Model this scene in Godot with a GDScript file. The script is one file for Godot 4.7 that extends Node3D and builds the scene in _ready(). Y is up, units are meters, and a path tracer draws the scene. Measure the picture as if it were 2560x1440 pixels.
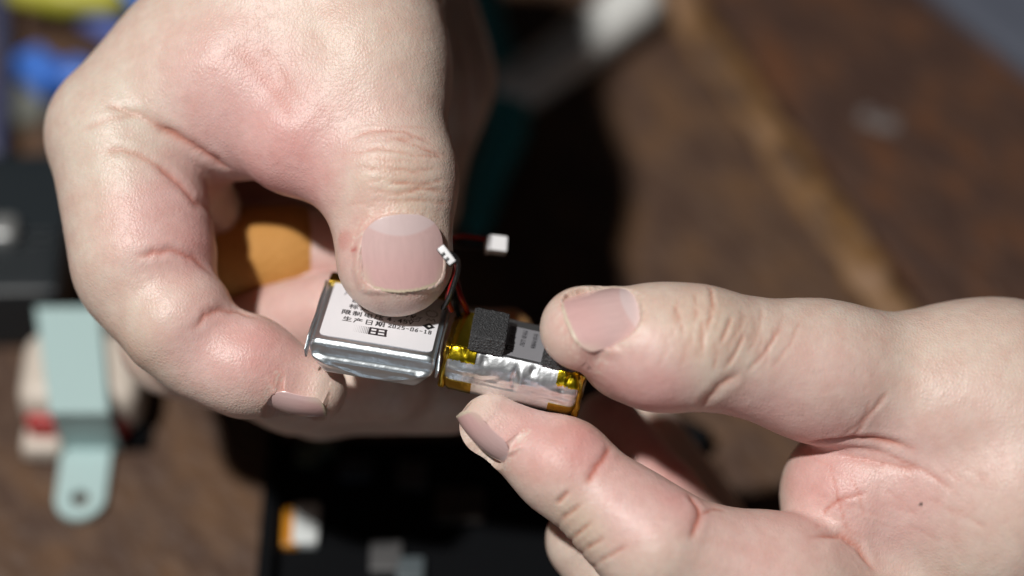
extends Node3D
# A close-up of two hands holding two small pouch batteries over a cluttered wooden table.
# Sizes are worked out in millimetres in a frame that lies in the plane of focus (x right, y up, z towards the viewer)
# and turned into world metres (table top at y = 0) when a mesh is committed.

const MM := 0.001
const FOCUS := 420.0                 # mm from the lens to the plane of focus
const PITCH := 50.0                  # degrees the lens looks down
const LIFT := 90.0                   # mm from the table to the middle of the plane of focus
const UNIT := 98.4 / 1440.0          # mm per photograph pixel in the plane of focus

var rng := RandomNumberGenerator.new()
var frame: Basis                     # plane-of-focus axes in the world
var used := {}
var noise := FastNoiseLite.new()
var mats := {}

# ---------------------------------------------------------------- frames
func V(px: float, py: float, d := 0.0) -> Vector3:
	var s := UNIT * (FOCUS + d) / FOCUS
	return Vector3((px - 1280.0) * s, -(py - 720.0) * s, -d)

func R(r: float, d := 0.0) -> float:
	return r * UNIT * (FOCUS + d) / FOCUS

func world(v: Vector3) -> Vector3:     # focus-plane mm -> world metres
	return (frame * v + Vector3(0, LIFT, 0)) * MM

func on_table(px: float, py: float, h := 0.0) -> Vector3:     # a spot at height h (mm) over the table, in world mm
	var eye := frame * Vector3(0, 0, FOCUS) + Vector3(0, LIFT, 0)
	var dir := frame * Vector3((px - 1280.0) * UNIT, -(py - 720.0) * UNIT, -FOCUS)
	return eye + dir * ((h - eye.y) / dir.y)

# ---------------------------------------------------------------- naming
func numbered(called: String, parent: Node) -> String:
	var key := str(parent.get_instance_id()) + called
	var n: int = used.get(key, 0)
	used[key] = n + 1
	return called if n == 0 else "%s_%03d" % [called, n]

func tag(o: Node, label := "", category := "", group := "", kind := "") -> Node:
	if label: o.set_meta("label", label)
	if category: o.set_meta("category", category)
	if group: o.set_meta("group", group)
	if kind: o.set_meta("kind", kind)
	return o

func thing(called: String, label: String, category: String, xf := Transform3D(), group := "") -> Node3D:
	var o := Node3D.new()
	o.name = numbered(called, self)
	o.transform = xf
	add_child(o, true)
	tag(o, label, category, group)
	return o

func put(called: String, mesh: Mesh, m: Material, parent: Node = null, xf := Transform3D()) -> MeshInstance3D:
	var o := MeshInstance3D.new()
	var p: Node = parent if parent else self
	o.name = numbered(called, p)
	o.mesh = mesh
	o.material_override = m
	o.transform = xf
	o.cast_shadow = GeometryInstance3D.SHADOW_CASTING_SETTING_ON
	p.add_child(o, true)
	return o

# ---------------------------------------------------------------- materials
func lin(r: float, g: float, b: float) -> Color:
	return Color(r, g, b).linear_to_srgb()

func mat(key: String, c: Color, rough := 0.5, metal := 0.0) -> StandardMaterial3D:
	if mats.has(key): return mats[key]
	var m := StandardMaterial3D.new()
	m.resource_name = key
	m.albedo_color = c
	m.roughness = rough
	m.metallic = metal
	mats[key] = m
	return m

func noise_tex(type: int, freq: float, sd: int, size := 512, oct := 4, ramp: Gradient = null) -> NoiseTexture2D:
	var n := FastNoiseLite.new()
	n.noise_type = type
	n.frequency = freq
	n.seed = sd
	n.fractal_octaves = oct
	if type == FastNoiseLite.TYPE_CELLULAR:
		n.cellular_return_type = FastNoiseLite.RETURN_DISTANCE2_SUB
		n.cellular_jitter = 1.0
		n.domain_warp_enabled = true
		n.domain_warp_amplitude = 14.0
		n.domain_warp_frequency = 0.02
	var t := NoiseTexture2D.new()
	t.width = size
	t.height = size
	t.seamless = true
	t.generate_mipmaps = false
	t.noise = n
	if ramp: t.color_ramp = ramp
	return t

func ramp(cols: Array, offs: Array) -> Gradient:
	var g := Gradient.new()
	g.colors = PackedColorArray(cols)
	g.offsets = PackedFloat32Array(offs)
	return g

func triplanar(m: StandardMaterial3D, per_m: float) -> void:
	m.uv1_triplanar = true
	m.uv1_world_triplanar = false
	m.uv1_scale = Vector3.ONE * per_m
	m.uv1_triplanar_sharpness = 2.0

# ---------------------------------------------------------------- mesh helpers (mm in, metres out)
func commit(v: PackedVector3Array, f: PackedInt32Array, smooth := true, cols := PackedColorArray(), uvs := PackedVector2Array()) -> ArrayMesh:
	var a := []
	a.resize(Mesh.ARRAY_MAX)
	var vv := v
	var ff := f
	if not smooth:
		vv = PackedVector3Array()
		var c2 := PackedColorArray()
		var u2 := PackedVector2Array()
		for i in f:
			vv.append(v[i])
			if cols.size(): c2.append(cols[i])
			if uvs.size(): u2.append(uvs[i])
		cols = c2
		uvs = u2
		ff = PackedInt32Array(range(vv.size()))
	var nn := PackedVector3Array()
	nn.resize(vv.size())
	for i in range(0, ff.size(), 3):
		var p := vv[ff[i]]
		var n := (vv[ff[i + 2]] - p).cross(vv[ff[i + 1]] - p)
		nn[ff[i]] += n
		nn[ff[i + 1]] += n
		nn[ff[i + 2]] += n
	var out := PackedVector3Array()
	out.resize(vv.size())
	for i in vv.size():
		nn[i] = nn[i].normalized()
		out[i] = vv[i] * MM
	a[Mesh.ARRAY_VERTEX] = out
	a[Mesh.ARRAY_NORMAL] = nn
	a[Mesh.ARRAY_INDEX] = ff
	if cols.size(): a[Mesh.ARRAY_COLOR] = cols
	if uvs.size(): a[Mesh.ARRAY_TEX_UV] = uvs
	var m := ArrayMesh.new()
	m.add_surface_from_arrays(Mesh.PRIMITIVE_TRIANGLES, a)
	return m

# a grid of points (rows x cols) turned into triangles; wrap closes the columns
func grid(pts: PackedVector3Array, rows: int, cols: int, wrap := false, flip := false, at := 0) -> PackedInt32Array:
	var f := PackedInt32Array()
	var cc := cols if wrap else cols - 1
	for i in rows - 1:
		for j in cc:
			var a := at + i * cols + j
			var b := at + i * cols + (j + 1) % cols
			var c := a + cols
			var d := b + cols
			if flip: f.append_array([a, c, b, b, c, d])
			else: f.append_array([a, b, c, b, d, c])
	return f

# a tube along points with a radius for each, rounded ends
func tube(path: PackedVector3Array, radii: Array, sides := 12, flat := 1.0) -> ArrayMesh:
	var cv := Curve3D.new()
	for i in path.size():
		var tan := Vector3.ZERO
		if i > 0 and i < path.size() - 1: tan = (path[i + 1] - path[i - 1]) / 6.0
		cv.add_point(path[i], -tan, tan)
	cv.bake_interval = 0.3
	var len := cv.get_baked_length()
	var n := maxi(6, int(len / 0.5))
	n = mini(n, 160)
	var v := PackedVector3Array()
	var side := Vector3.ZERO
	var rows := 0
	for i in n + 1:
		var t := float(i) / n
		var p := cv.sample_baked(t * len, true)
		var q := cv.sample_baked(minf(t + 0.01, 1.0) * len, true) - cv.sample_baked(maxf(t - 0.01, 0.0) * len, true)
		q = q.normalized()
		if side == Vector3.ZERO:
			side = q.cross(Vector3.UP if absf(q.y) < 0.8 else Vector3.RIGHT).normalized()
		side = (side - q * side.dot(q)).normalized()
		var up := q.cross(side)
		var ft := t * (radii.size() - 1)
		var k := mini(int(ft), radii.size() - 2) if radii.size() > 1 else 0
		var r: float = radii[0] if radii.size() == 1 else lerpf(radii[k], radii[k + 1], ft - k)
		var reps := [[0.0, 1.0]]
		if i == 0: reps = [[-1.0, 0.02], [-0.87, 0.5], [-0.5, 0.87], [0.0, 1.0]]
		if i == n: reps = [[0.0, 1.0], [0.5, 0.87], [0.87, 0.5], [1.0, 0.02]]
		for e in reps:
			for j in sides:
				var a := TAU * j / sides
				v.append(p + q * (e[0] * r) + (side * cos(a) + up * sin(a) * flat) * (r * e[1]))
			rows += 1
	return commit(v, grid(v, rows, sides, true))

# a block with rounded edges: half sizes h (mm), edge radius r, optional lumpiness
func block(h: Vector3, r: float, n := 10, lump := 0.0, freq := 1.0, sd := 0) -> ArrayMesh:
	var v := PackedVector3Array()
	var f := PackedInt32Array()
	noise.seed = sd
	noise.frequency = freq
	for axis in 3:
		for s in [-1.0, 1.0]:
			var at := v.size()
			for i in n + 1:
				for j in n + 1:
					# crowd the points towards the edges so that the rounding shows
					var a := sin((2.0 * i / n - 1.0) * PI / 2)
					var b := sin((2.0 * j / n - 1.0) * PI / 2)
					var q := Vector3.ZERO
					q[axis] = s * h[axis]
					q[(axis + 1) % 3] = a * h[(axis + 1) % 3]
					q[(axis + 2) % 3] = b * h[(axis + 2) % 3]
					var inner := q.clamp(-h + Vector3.ONE * r, h - Vector3.ONE * r)
					var dir := (q - inner)
					dir = dir.normalized() if dir.length() > 1e-5 else Vector3.ZERO
					var p := inner + dir * r
					if lump > 0.0:
						p += dir * noise.get_noise_3dv(p) * lump
					v.append(p)
			f.append_array(grid(v, n + 1, n + 1, false, s < 0.0, at))
	# weld the seams so the shading is continuous
	var seen := {}
	var remap := PackedInt32Array()
	var w := PackedVector3Array()
	for p in v:
		var key := Vector3i((p * 2000.0).round())
		if not seen.has(key):
			seen[key] = w.size()
			w.append(p)
		remap.append(seen[key])
	var g := PackedInt32Array()
	for i in range(0, f.size(), 3):
		var a := remap[f[i]]
		var b := remap[f[i + 1]]
		var c := remap[f[i + 2]]
		if a != b and b != c and a != c: g.append_array([a, b, c])
	return commit(w, g)

# a flat outline (x, z) given height h, edges bevelled by e
func slab(outline: PackedVector2Array, h: float, e := 0.4) -> ArrayMesh:
	if Geometry2D.is_polygon_clockwise(outline):
		outline.reverse()
	var inn := outline
	if e > 0.0:
		var o := Geometry2D.offset_polygon(outline, -e, Geometry2D.JOIN_ROUND)
		if o.size() and o[0].size() == outline.size(): inn = o[0]
	var st := SurfaceTool.new()
	st.begin(Mesh.PRIMITIVE_TRIANGLES)
	st.set_smooth_group(-1)
	var n := outline.size()
	var same := inn.size() == n and inn != outline
	var ring := func(a: Vector3, b: Vector3, c: Vector3):
		for p in [a, b, c]: st.add_vertex(p * MM)
	# match bevel vertices by nearest
	var top := PackedVector2Array()
	for p in outline:
		if not same:
			top.append(p)
			continue
		var best := inn[0]
		for q in inn:
			if q.distance_squared_to(p) < best.distance_squared_to(p): best = q
		top.append(best)
	var hh := h - (e if same else 0.0)
	for i in n:
		var a := outline[i]
		var b := outline[(i + 1) % n]
		var c := top[i]
		var d := top[(i + 1) % n]
		var A := Vector3(a.x, 0, a.y)
		var B := Vector3(b.x, 0, b.y)
		var A1 := Vector3(a.x, hh, a.y)
		var B1 := Vector3(b.x, hh, b.y)
		var C := Vector3(c.x, h, c.y)
		var D := Vector3(d.x, h, d.y)
		ring.call(A, A1, B)
		ring.call(B, A1, B1)
		if same:
			ring.call(A1, C, B1)
			ring.call(B1, C, D)
	var tri := Geometry2D.triangulate_polygon(top)
	for i in range(0, tri.size(), 3):
		var q := []
		for k in 3: q.append(Vector3(top[tri[i + k]].x, h, top[tri[i + k]].y))
		if (q[2] - q[0]).cross(q[1] - q[0]).y < 0: q = [q[0], q[2], q[1]]
		ring.call(q[0], q[1], q[2])
		ring.call(Vector3(q[0].x, 0, q[0].z), Vector3(q[2].x, 0, q[2].z), Vector3(q[1].x, 0, q[1].z))
	st.generate_normals()
	return st.commit()

# ---------------------------------------------------------------- flesh: tapered capsules joined by a smooth minimum, meshed as surface nets
class Flesh:
	var A := PackedVector3Array()
	var BA := PackedVector3Array()
	var N := PackedVector3Array()
	var F := PackedFloat32Array()
	var IB := PackedFloat32Array()
	var RA := PackedFloat32Array()
	var DR := PackedFloat32Array()
	var K := PackedFloat32Array()
	var all := PackedInt32Array()
	var lo := Vector3.ONE * 1e6
	var hi := -Vector3.ONE * 1e6
	var verts := PackedVector3Array()
	var norms := PackedVector3Array()
	var faces := PackedInt32Array()

	# a, b: ends; ra, rb: radii; k: width of the blend with what is there already; n, f: axis along which it is flattened, by 1 / (1 + f)
	func bone(a: Vector3, ra: float, b: Vector3, rb: float, k := 3.0, n := Vector3.ZERO, f := 0.0) -> void:
		n = n.normalized()
		var ba := b - a
		ba += n * (ba.dot(n) * f)
		all.append(A.size())
		A.append(a); BA.append(ba); N.append(n); F.append(f)
		IB.append(1.0 / maxf(ba.dot(ba), 1e-6)); RA.append(ra); DR.append(rb - ra); K.append(k)
		var m := Vector3.ONE * (maxf(ra, rb) + 2.0)
		lo = lo.min(a - m).min(b - m)
		hi = hi.max(a + m).max(b + m)

	var reach := PackedFloat32Array()

	# how wide a blend later bones may still make with each bone
	func settle() -> void:
		reach.resize(A.size())
		var k := 0.0
		for i in range(A.size() - 1, -1, -1):
			k = maxf(k, K[i])
			reach[i] = k

	func one(p: Vector3, i: int) -> float:
		var q := p - A[i]
		if F[i] != 0.0: q += N[i] * (q.dot(N[i]) * F[i])
		var h := clampf(q.dot(BA[i]) * IB[i], 0.0, 1.0)
		return (q - BA[i] * h).length() - RA[i] - DR[i] * h * h * (3.0 - 2.0 * h)

	func sd(p: Vector3, list: PackedInt32Array) -> float:
		var d := 1e6
		for i in list:
			var q := p - A[i]
			if F[i] != 0.0: q += N[i] * (q.dot(N[i]) * F[i])
			var h := clampf(q.dot(BA[i]) * IB[i], 0.0, 1.0)
			var e := (q - BA[i] * h).length() - RA[i] - DR[i] * h * h * (3.0 - 2.0 * h)
			var k := K[i]
			var m := k - absf(d - e)
			d = minf(d, e)
			if m > 0.0: d -= m * m / (4.0 * k)
		return d

	func gradient(p: Vector3, list: PackedInt32Array) -> Vector3:
		var e := 0.15
		var a := sd(p + Vector3(e, -e, -e), list)
		var b := sd(p + Vector3(-e, -e, e), list)
		var c := sd(p + Vector3(-e, e, -e), list)
		var d := sd(p + Vector3(e, e, e), list)
		return Vector3(a - b - c + d, -a - b + c + d, -a + b - c + d).normalized()

	# where the ray from eye along dir meets the skin
	func hit(eye: Vector3, dir: Vector3) -> Vector3:
		var t := 330.0
		for i in 90:
			var d := sd(eye + dir * t, all)
			if d < 0.02: break
			t += d * 0.8
			if t > 600.0: break
		return eye + dir * t

	func mesh(c: float) -> void:
		const B := 8
		settle()
		var size := hi - lo
		var nb := Vector3i((size / (c * B)).ceil())
		var nx := nb.x * B + 1
		var ny := nb.y * B + 1
		var nz := nb.z * B + 1
		var val := PackedFloat32Array()
		val.resize(nx * ny * nz)
		val.fill(1e3)
		var cell := PackedInt32Array()
		cell.resize(nx * ny * nz)
		cell.fill(-1)
		var half := c * B * 0.5
		var diag := half * 1.7321
		var lists := []
		var cells := PackedInt32Array()
		var of_cell := PackedInt32Array()
		for bz in nb.z:
			for by in nb.y:
				for bx in nb.x:
					var mid := lo + Vector3(bx, by, bz) * (c * B) + Vector3.ONE * half
					var dist := sd(mid, all)
					if dist > diag * 1.3 + 0.5 or dist < -diag * 1.6 - 1.0: continue
					var near := PackedInt32Array()
					for i in all:
						if one(mid, i) < maxf(dist, 0.0) + 2.3 * diag + reach[i]: near.append(i)
					if near.is_empty(): continue
					for k in B + 1:
						for j in B + 1:
							var row := ((bz * B + k) * ny + by * B + j) * nx + bx * B
							var p := lo + Vector3(bx * B, by * B + j, bz * B + k) * c
							for i in B + 1:
								if val[row + i] > 900.0: val[row + i] = sd(p, near)
								p.x += c
					for k in B:
						for j in B:
							for i in B:
								var x := bx * B + i
								var y := by * B + j
								var z := bz * B + k
								var at := (z * ny + y) * nx + x
								var v := [val[at], val[at + 1], val[at + nx], val[at + nx + 1], val[at + nx * ny], val[at + nx * ny + 1], val[at + nx * ny + nx], val[at + nx * ny + nx + 1]]
								var neg := 0
								for q in v:
									if q < 0.0: neg += 1
								if neg == 0 or neg == 8: continue
								var sum := Vector3.ZERO
								var cnt := 0
								for e in 12:
									var a := 0
									var b := 0
									if e < 4:
										a = e * 2
										b = a + 1
									elif e < 8:
										a = (e & 1) + ((e >> 1) & 1) * 4
										b = a + 2
									else:
										a = e - 8
										b = a + 4
									var va: float = v[a]
									var vb: float = v[b]
									if (va < 0.0) == (vb < 0.0): continue
									var t := va / (va - vb)
									var pa := Vector3(a & 1, (a >> 1) & 1, a >> 2)
									var pb := Vector3(b & 1, (b >> 1) & 1, b >> 2)
									sum += pa.lerp(pb, t)
									cnt += 1
								var p := lo + (Vector3(x, y, z) + sum / cnt) * c
								var n := gradient(p, near)
								var off := sd(p, near)
								p -= n * clampf(off, -c * 0.6, c * 0.6)
								cell[at] = verts.size()
								verts.append(p)
								norms.append(n)
								cells.append(at)
		var sx := 1
		var sy := nx
		var sz := nx * ny
		for at in cells:
			var v0 := val[at]
			for ax in 3:
				var step := sx if ax == 0 else (sy if ax == 1 else sz)
				var u := sy if ax == 0 else (sz if ax == 1 else sx)
				var w := sz if ax == 0 else (sx if ax == 1 else sy)
				var v1 := val[at + step]
				if (v0 < 0.0) == (v1 < 0.0): continue
				if at - u - w < 0: continue
				var a := cell[at]
				var b := cell[at - u]
				var c2 := cell[at - u - w]
				var d := cell[at - w]
				if a < 0 or b < 0 or c2 < 0 or d < 0: continue
				if v0 < 0.0: faces.append_array([a, c2, b, a, d, c2])
				else: faces.append_array([a, b, c2, a, c2, d])

	# halve every edge, following the curve that the normals give
	func refine() -> void:
		var mids := {}
		var out := PackedInt32Array()
		out.resize(faces.size() * 4)
		var o := 0
		var m := PackedInt32Array([0, 0, 0])
		for i in range(0, faces.size(), 3):
			for k in 3:
				var a := faces[i + k]
				var b := faces[i + (k + 1) % 3]
				var key := (mini(a, b) << 32) | maxi(a, b)
				var got = mids.get(key)
				if got == null:
					var e := verts[b] - verts[a]
					var na := norms[a]
					var nb := norms[b]
					got = verts.size()
					mids[key] = got
					verts.append((verts[a] + verts[b]) * 0.5 + (nb * e.dot(nb) - na * e.dot(na)) * 0.125)
					norms.append((na + nb).normalized())
				m[k] = got
			var f := [faces[i], m[0], m[2], m[0], faces[i + 1], m[1], m[2], m[1], faces[i + 2], m[0], m[1], m[2]]
			for q in f:
				out[o] = q
				o += 1
		faces = out

	# halve only the edges of the triangles that lie within about reach of the given points, or on the finger pads
	func refine_near(points: PackedVector3Array, reach: float, pads: Array) -> void:
		var marks := {}
		for q in points:
			var a := Vector3i(((q - Vector3.ONE * reach) / 1.1).floor())
			var b := Vector3i(((q + Vector3.ONE * reach) / 1.1).floor())
			for x in range(a.x, b.x + 1):
				for y in range(a.y, b.y + 1):
					for z in range(a.z, b.z + 1): marks[Vector3i(x, y, z)] = true
		var split := {}
		var n := faces.size() / 3
		for i in n:
			var p := (verts[faces[i * 3]] + verts[faces[i * 3 + 1]] + verts[faces[i * 3 + 2]]) / 3.0
			var near := marks.has(Vector3i((p / 1.1).floor()))
			if not near:
				for g in pads:
					if p.distance_squared_to(g.c) < g.r * g.r * 0.81:
						near = true
						break
			if near: break
			if near:
				for k in 3:
					var a := faces[i * 3 + k]
					var b := faces[i * 3 + (k + 1) % 3]
					split[(mini(a, b) << 32) | maxi(a, b)] = -1
		for key in split:
			var a: int = key >> 32
			var b: int = key & 0xffffffff
			var e := verts[b] - verts[a]
			var na := norms[a]
			var nb := norms[b]
			split[key] = verts.size()
			verts.append((verts[a] + verts[b]) * 0.5 + (nb * e.dot(nb) - na * e.dot(na)) * 0.125)
			norms.append((na + nb).normalized())
		var out := PackedInt32Array()
		for i in n:
			var t := [faces[i * 3], faces[i * 3 + 1], faces[i * 3 + 2]]
			var m := []
			var cnt := 0
			for k in 3:
				var a: int = t[k]
				var b: int = t[(k + 1) % 3]
				var g: int = split.get((mini(a, b) << 32) | maxi(a, b), -1)
				m.append(g)
				if g >= 0: cnt += 1
			if cnt == 0: out.append_array([t[0], t[1], t[2]])
			elif cnt == 3: out.append_array([t[0], m[0], m[2], m[0], t[1], m[1], m[2], m[1], t[2], m[0], m[1], m[2]])
			elif cnt == 1:
				for k in 3:
					if m[k] >= 0: out.append_array([t[k], m[k], t[(k + 2) % 3], m[k], t[(k + 1) % 3], t[(k + 2) % 3]])
			else:
				for k in 3:
					if m[k] < 0:      # edge k stays whole: corner k + 2 lies between the two split edges
						var a: int = t[k]
						var b: int = t[(k + 1) % 3]
						var c: int = t[(k + 2) % 3]
						var mb: int = m[(k + 1) % 3]
						var mc: int = m[(k + 2) % 3]
						out.append_array([a, b, mb, a, mb, mc, mc, mb, c])
		faces = out


# a furrow or fold in the skin along a line of photograph pixels, laid onto the flesh
func furrow(fl: Flesh, pix: Array, depth: float, width: float, tint := 0.4) -> Dictionary:
	var eye := Vector3(0, 0, FOCUS)
	var pts := PackedVector3Array()
	var lo := Vector3.ONE * 1e6
	var hi := -lo
	for i in range(0, pix.size(), 2):
		var p := fl.hit(eye, (V(pix[i], pix[i + 1]) - eye).normalized())
		if absf(fl.sd(p, fl.all)) < 0.4: pts.append(p)      # off the edge of the hand there is no skin
	if pts.size() < 2: return {"p": PackedVector3Array(), "d": 0.0, "w": 0.3, "t": 0.0, "lo": Vector3.ONE * 1e5, "hi": Vector3.ONE * 1e5}
	# break it finely and lay each point on the skin
	var fine := PackedVector3Array()
	for i in pts.size() - 1:
		for s in 4:
			var q := pts[i].lerp(pts[i + 1], s / 4.0)
			if s > 0:
				q -= fl.gradient(q, fl.all) * fl.sd(q, fl.all)
			fine.append(q)
	fine.append(pts[pts.size() - 1])
	for i in fine.size():
		if i > 0 and i < fine.size() - 1:
			fine[i] += Vector3(rng.randf_range(-1, 1), rng.randf_range(-1, 1), 0) * minf(width * 0.5, 0.16)
	for p in fine:
		lo = lo.min(p)
		hi = hi.max(p)
	var reach := width * 6.0
	return {"p": fine, "d": depth, "w": width, "t": tint, "lo": lo - Vector3.ONE * reach, "hi": hi + Vector3.ONE * reach}

# a nail's own axes: c on the skin, t towards the tip, n outwards
func nail_spec(c: Vector3, t: Vector3, n: Vector3, width: float, length: float, radius: float, bow := 0.0, over := 0.6) -> Dictionary:
	n = n.normalized()
	t = (t - n * t.dot(n)).normalized()
	return {"c": c, "t": t, "n": n, "s": t.cross(n), "w": width, "l": length, "r": radius, "bow": bow, "over": over}

func nail_height(s: Dictionary, x: float, y: float) -> float:
	var r: float = s.r
	var h := sqrt(maxf(r * r - x * x, 0.0)) - r if absf(x) < r else -r
	return h - s.bow * pow(y / (s.l * 0.5), 2.0)

# signed distance-like value of the nail's outline (negative inside): round at the root, straight sides, gently curved free edge
func nail_edge(s: Dictionary, x: float, y: float) -> float:
	var hw: float = s.w * 0.5
	var hl: float = s.l * 0.5
	var root := hw * 0.85
	var dx := absf(x) - hw
	var free := y - (hl - 0.10 * hw * pow(x / hw, 2.0) * 2.0)
	var d := maxf(dx, free)
	if y < -hl + root:
		var q := Vector2(x / hw, (y - (-hl + root)) / root)
		d = maxf(d, (pow(pow(absf(q.x), 2.4) + pow(absf(q.y), 2.4), 1.0 / 2.4) - 1.0) * minf(hw, root))
	var cr := hw * 0.42
	var cy := hl - 0.2 * hw - cr
	if y > cy and absf(x) > hw - cr:
		d = maxf(d, Vector2(absf(x) - (hw - cr), (y - cy) * cr / (hl - cy - 0.1 * hw)).length() - cr)
	return d

func nail_mesh(s: Dictionary, lunula: float, bed: Color, tipcol: Color, seed: int) -> ArrayMesh:
	var v := PackedVector3Array()
	var col := PackedColorArray()
	var nu := 48
	var nv := 64
	noise.frequency = 0.9
	noise.seed = seed
	var hw: float = s.w * 0.5
	var hl: float = s.l * 0.5
	for side in 2:
		for i in nv + 1:
			var ty := float(i) / nv
			for j in nu + 1:
				var u := 2.0 * j / nu - 1.0
				u = sin(u * PI / 2)
				var y := lerpf(-hl, hl, ty)
				# width at this y from the outline
				var root := hw * 0.85
				var wy := hw
				if y < -hl + root:
					var k := (y - (-hl + root)) / root
					wy = hw * pow(maxf(1.0 - pow(absf(k), 2.4), 0.0), 1.0 / 2.4)
				var cr := hw * 0.42
				var cy := hl - cr
				if y > cy: wy = hw - cr + sqrt(maxf(cr * cr - pow(y - cy, 2.0), 0.0)) * 0.92 + 0.08 * cr
				var x := u * wy
				if ty > 0.5:
					y -= 0.20 * hw * pow(x / hw, 2.0) * (ty - 0.5) * 2.0
				if ty > 0.96: y += noise.get_noise_2d(x * 1.6, 3.0) * 0.22
				var h := nail_height(s, x, y)
				var edge := clampf((1.0 - absf(u)) * wy / 0.6, 0.0, 1.0)
				h += 0.12 + noise.get_noise_2d(x * 4.0, y * 0.12) * 0.022       # fine ridges along the nail
				var thick := 0.42 * clampf(0.3 + edge, 0.0, 1.0)
				if ty > 0.92: thick *= 1.0
				if side == 1: h -= thick
				var p: Vector3 = s.c + s.s * x + s.t * y + s.n * h
				v.append(p)
				var lun := smoothstep(0.0, 0.45, (lunula - (y + hl)) - 0.22 * lunula * pow(x / hw, 2.0) * 3.0)
				var fr := smoothstep(0.0, 0.25, y - (hl - s.over - 0.20 * hw * pow(x / hw, 2.0) + noise.get_noise_2d(x * 1.2, 9.0) * 0.2))
				var c := bed
				c = c.lerp(Color(bed.r * 1.04, bed.g * 0.90, bed.b * 0.90), smoothstep(0.35, 0.8, ty) * 0.6)
				c = c * (1.0 + noise.get_noise_2d(x * 3.0, y * 0.15) * 0.07)
				c = c.lerp(Color(0.68, 0.56, 0.56), lun * 0.75)
				c = c.lerp(tipcol * (1.0 + noise.get_noise_2d(x * 5.0, y * 5.0) * 0.3), fr)
				var corner := smoothstep(0.72, 1.0, absf(u)) * smoothstep(0.55, 0.9, ty)
				c = c.lerp(tipcol, corner * 0.5)
				c.a = 1.0
				col.append(c)
	var f := grid(v, nv + 1, nu + 1, false, false)
	var off := (nv + 1) * (nu + 1)
	f.append_array(grid(v, nv + 1, nu + 1, false, true, off))
	# close the rim
	var rim := PackedInt32Array()
	for j in nu + 1: rim.append(j)
	for i in range(1, nv + 1): rim.append(i * (nu + 1) + nu)
	for j in range(nu - 1, -1, -1): rim.append(nv * (nu + 1) + j)
	for i in range(nv - 1, 0, -1): rim.append(i * (nu + 1))
	for i in rim.size():
		var a := rim[i]
		var b := rim[(i + 1) % rim.size()]
		f.append_array([a, a + off, b, b, a + off, b + off])
	# which way round is outward?
	var fn := (v[f[2]] - v[f[0]]).cross(v[f[1]] - v[f[0]])
	var mid := (nv / 2) * (nu + 1) + nu / 2
	fn = (v[mid + nu + 1] - v[mid]).cross(v[mid + 1] - v[mid])
	if fn.dot(s.n) < 0.0:
		for i in range(0, f.size(), 3):
			var q := f[i + 1]
			f[i + 1] = f[i + 2]
			f[i + 2] = q
	var w := PackedVector3Array()
	for p in v: w.append(world(p) / MM)
	return commit(w, f, true, col)

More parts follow.
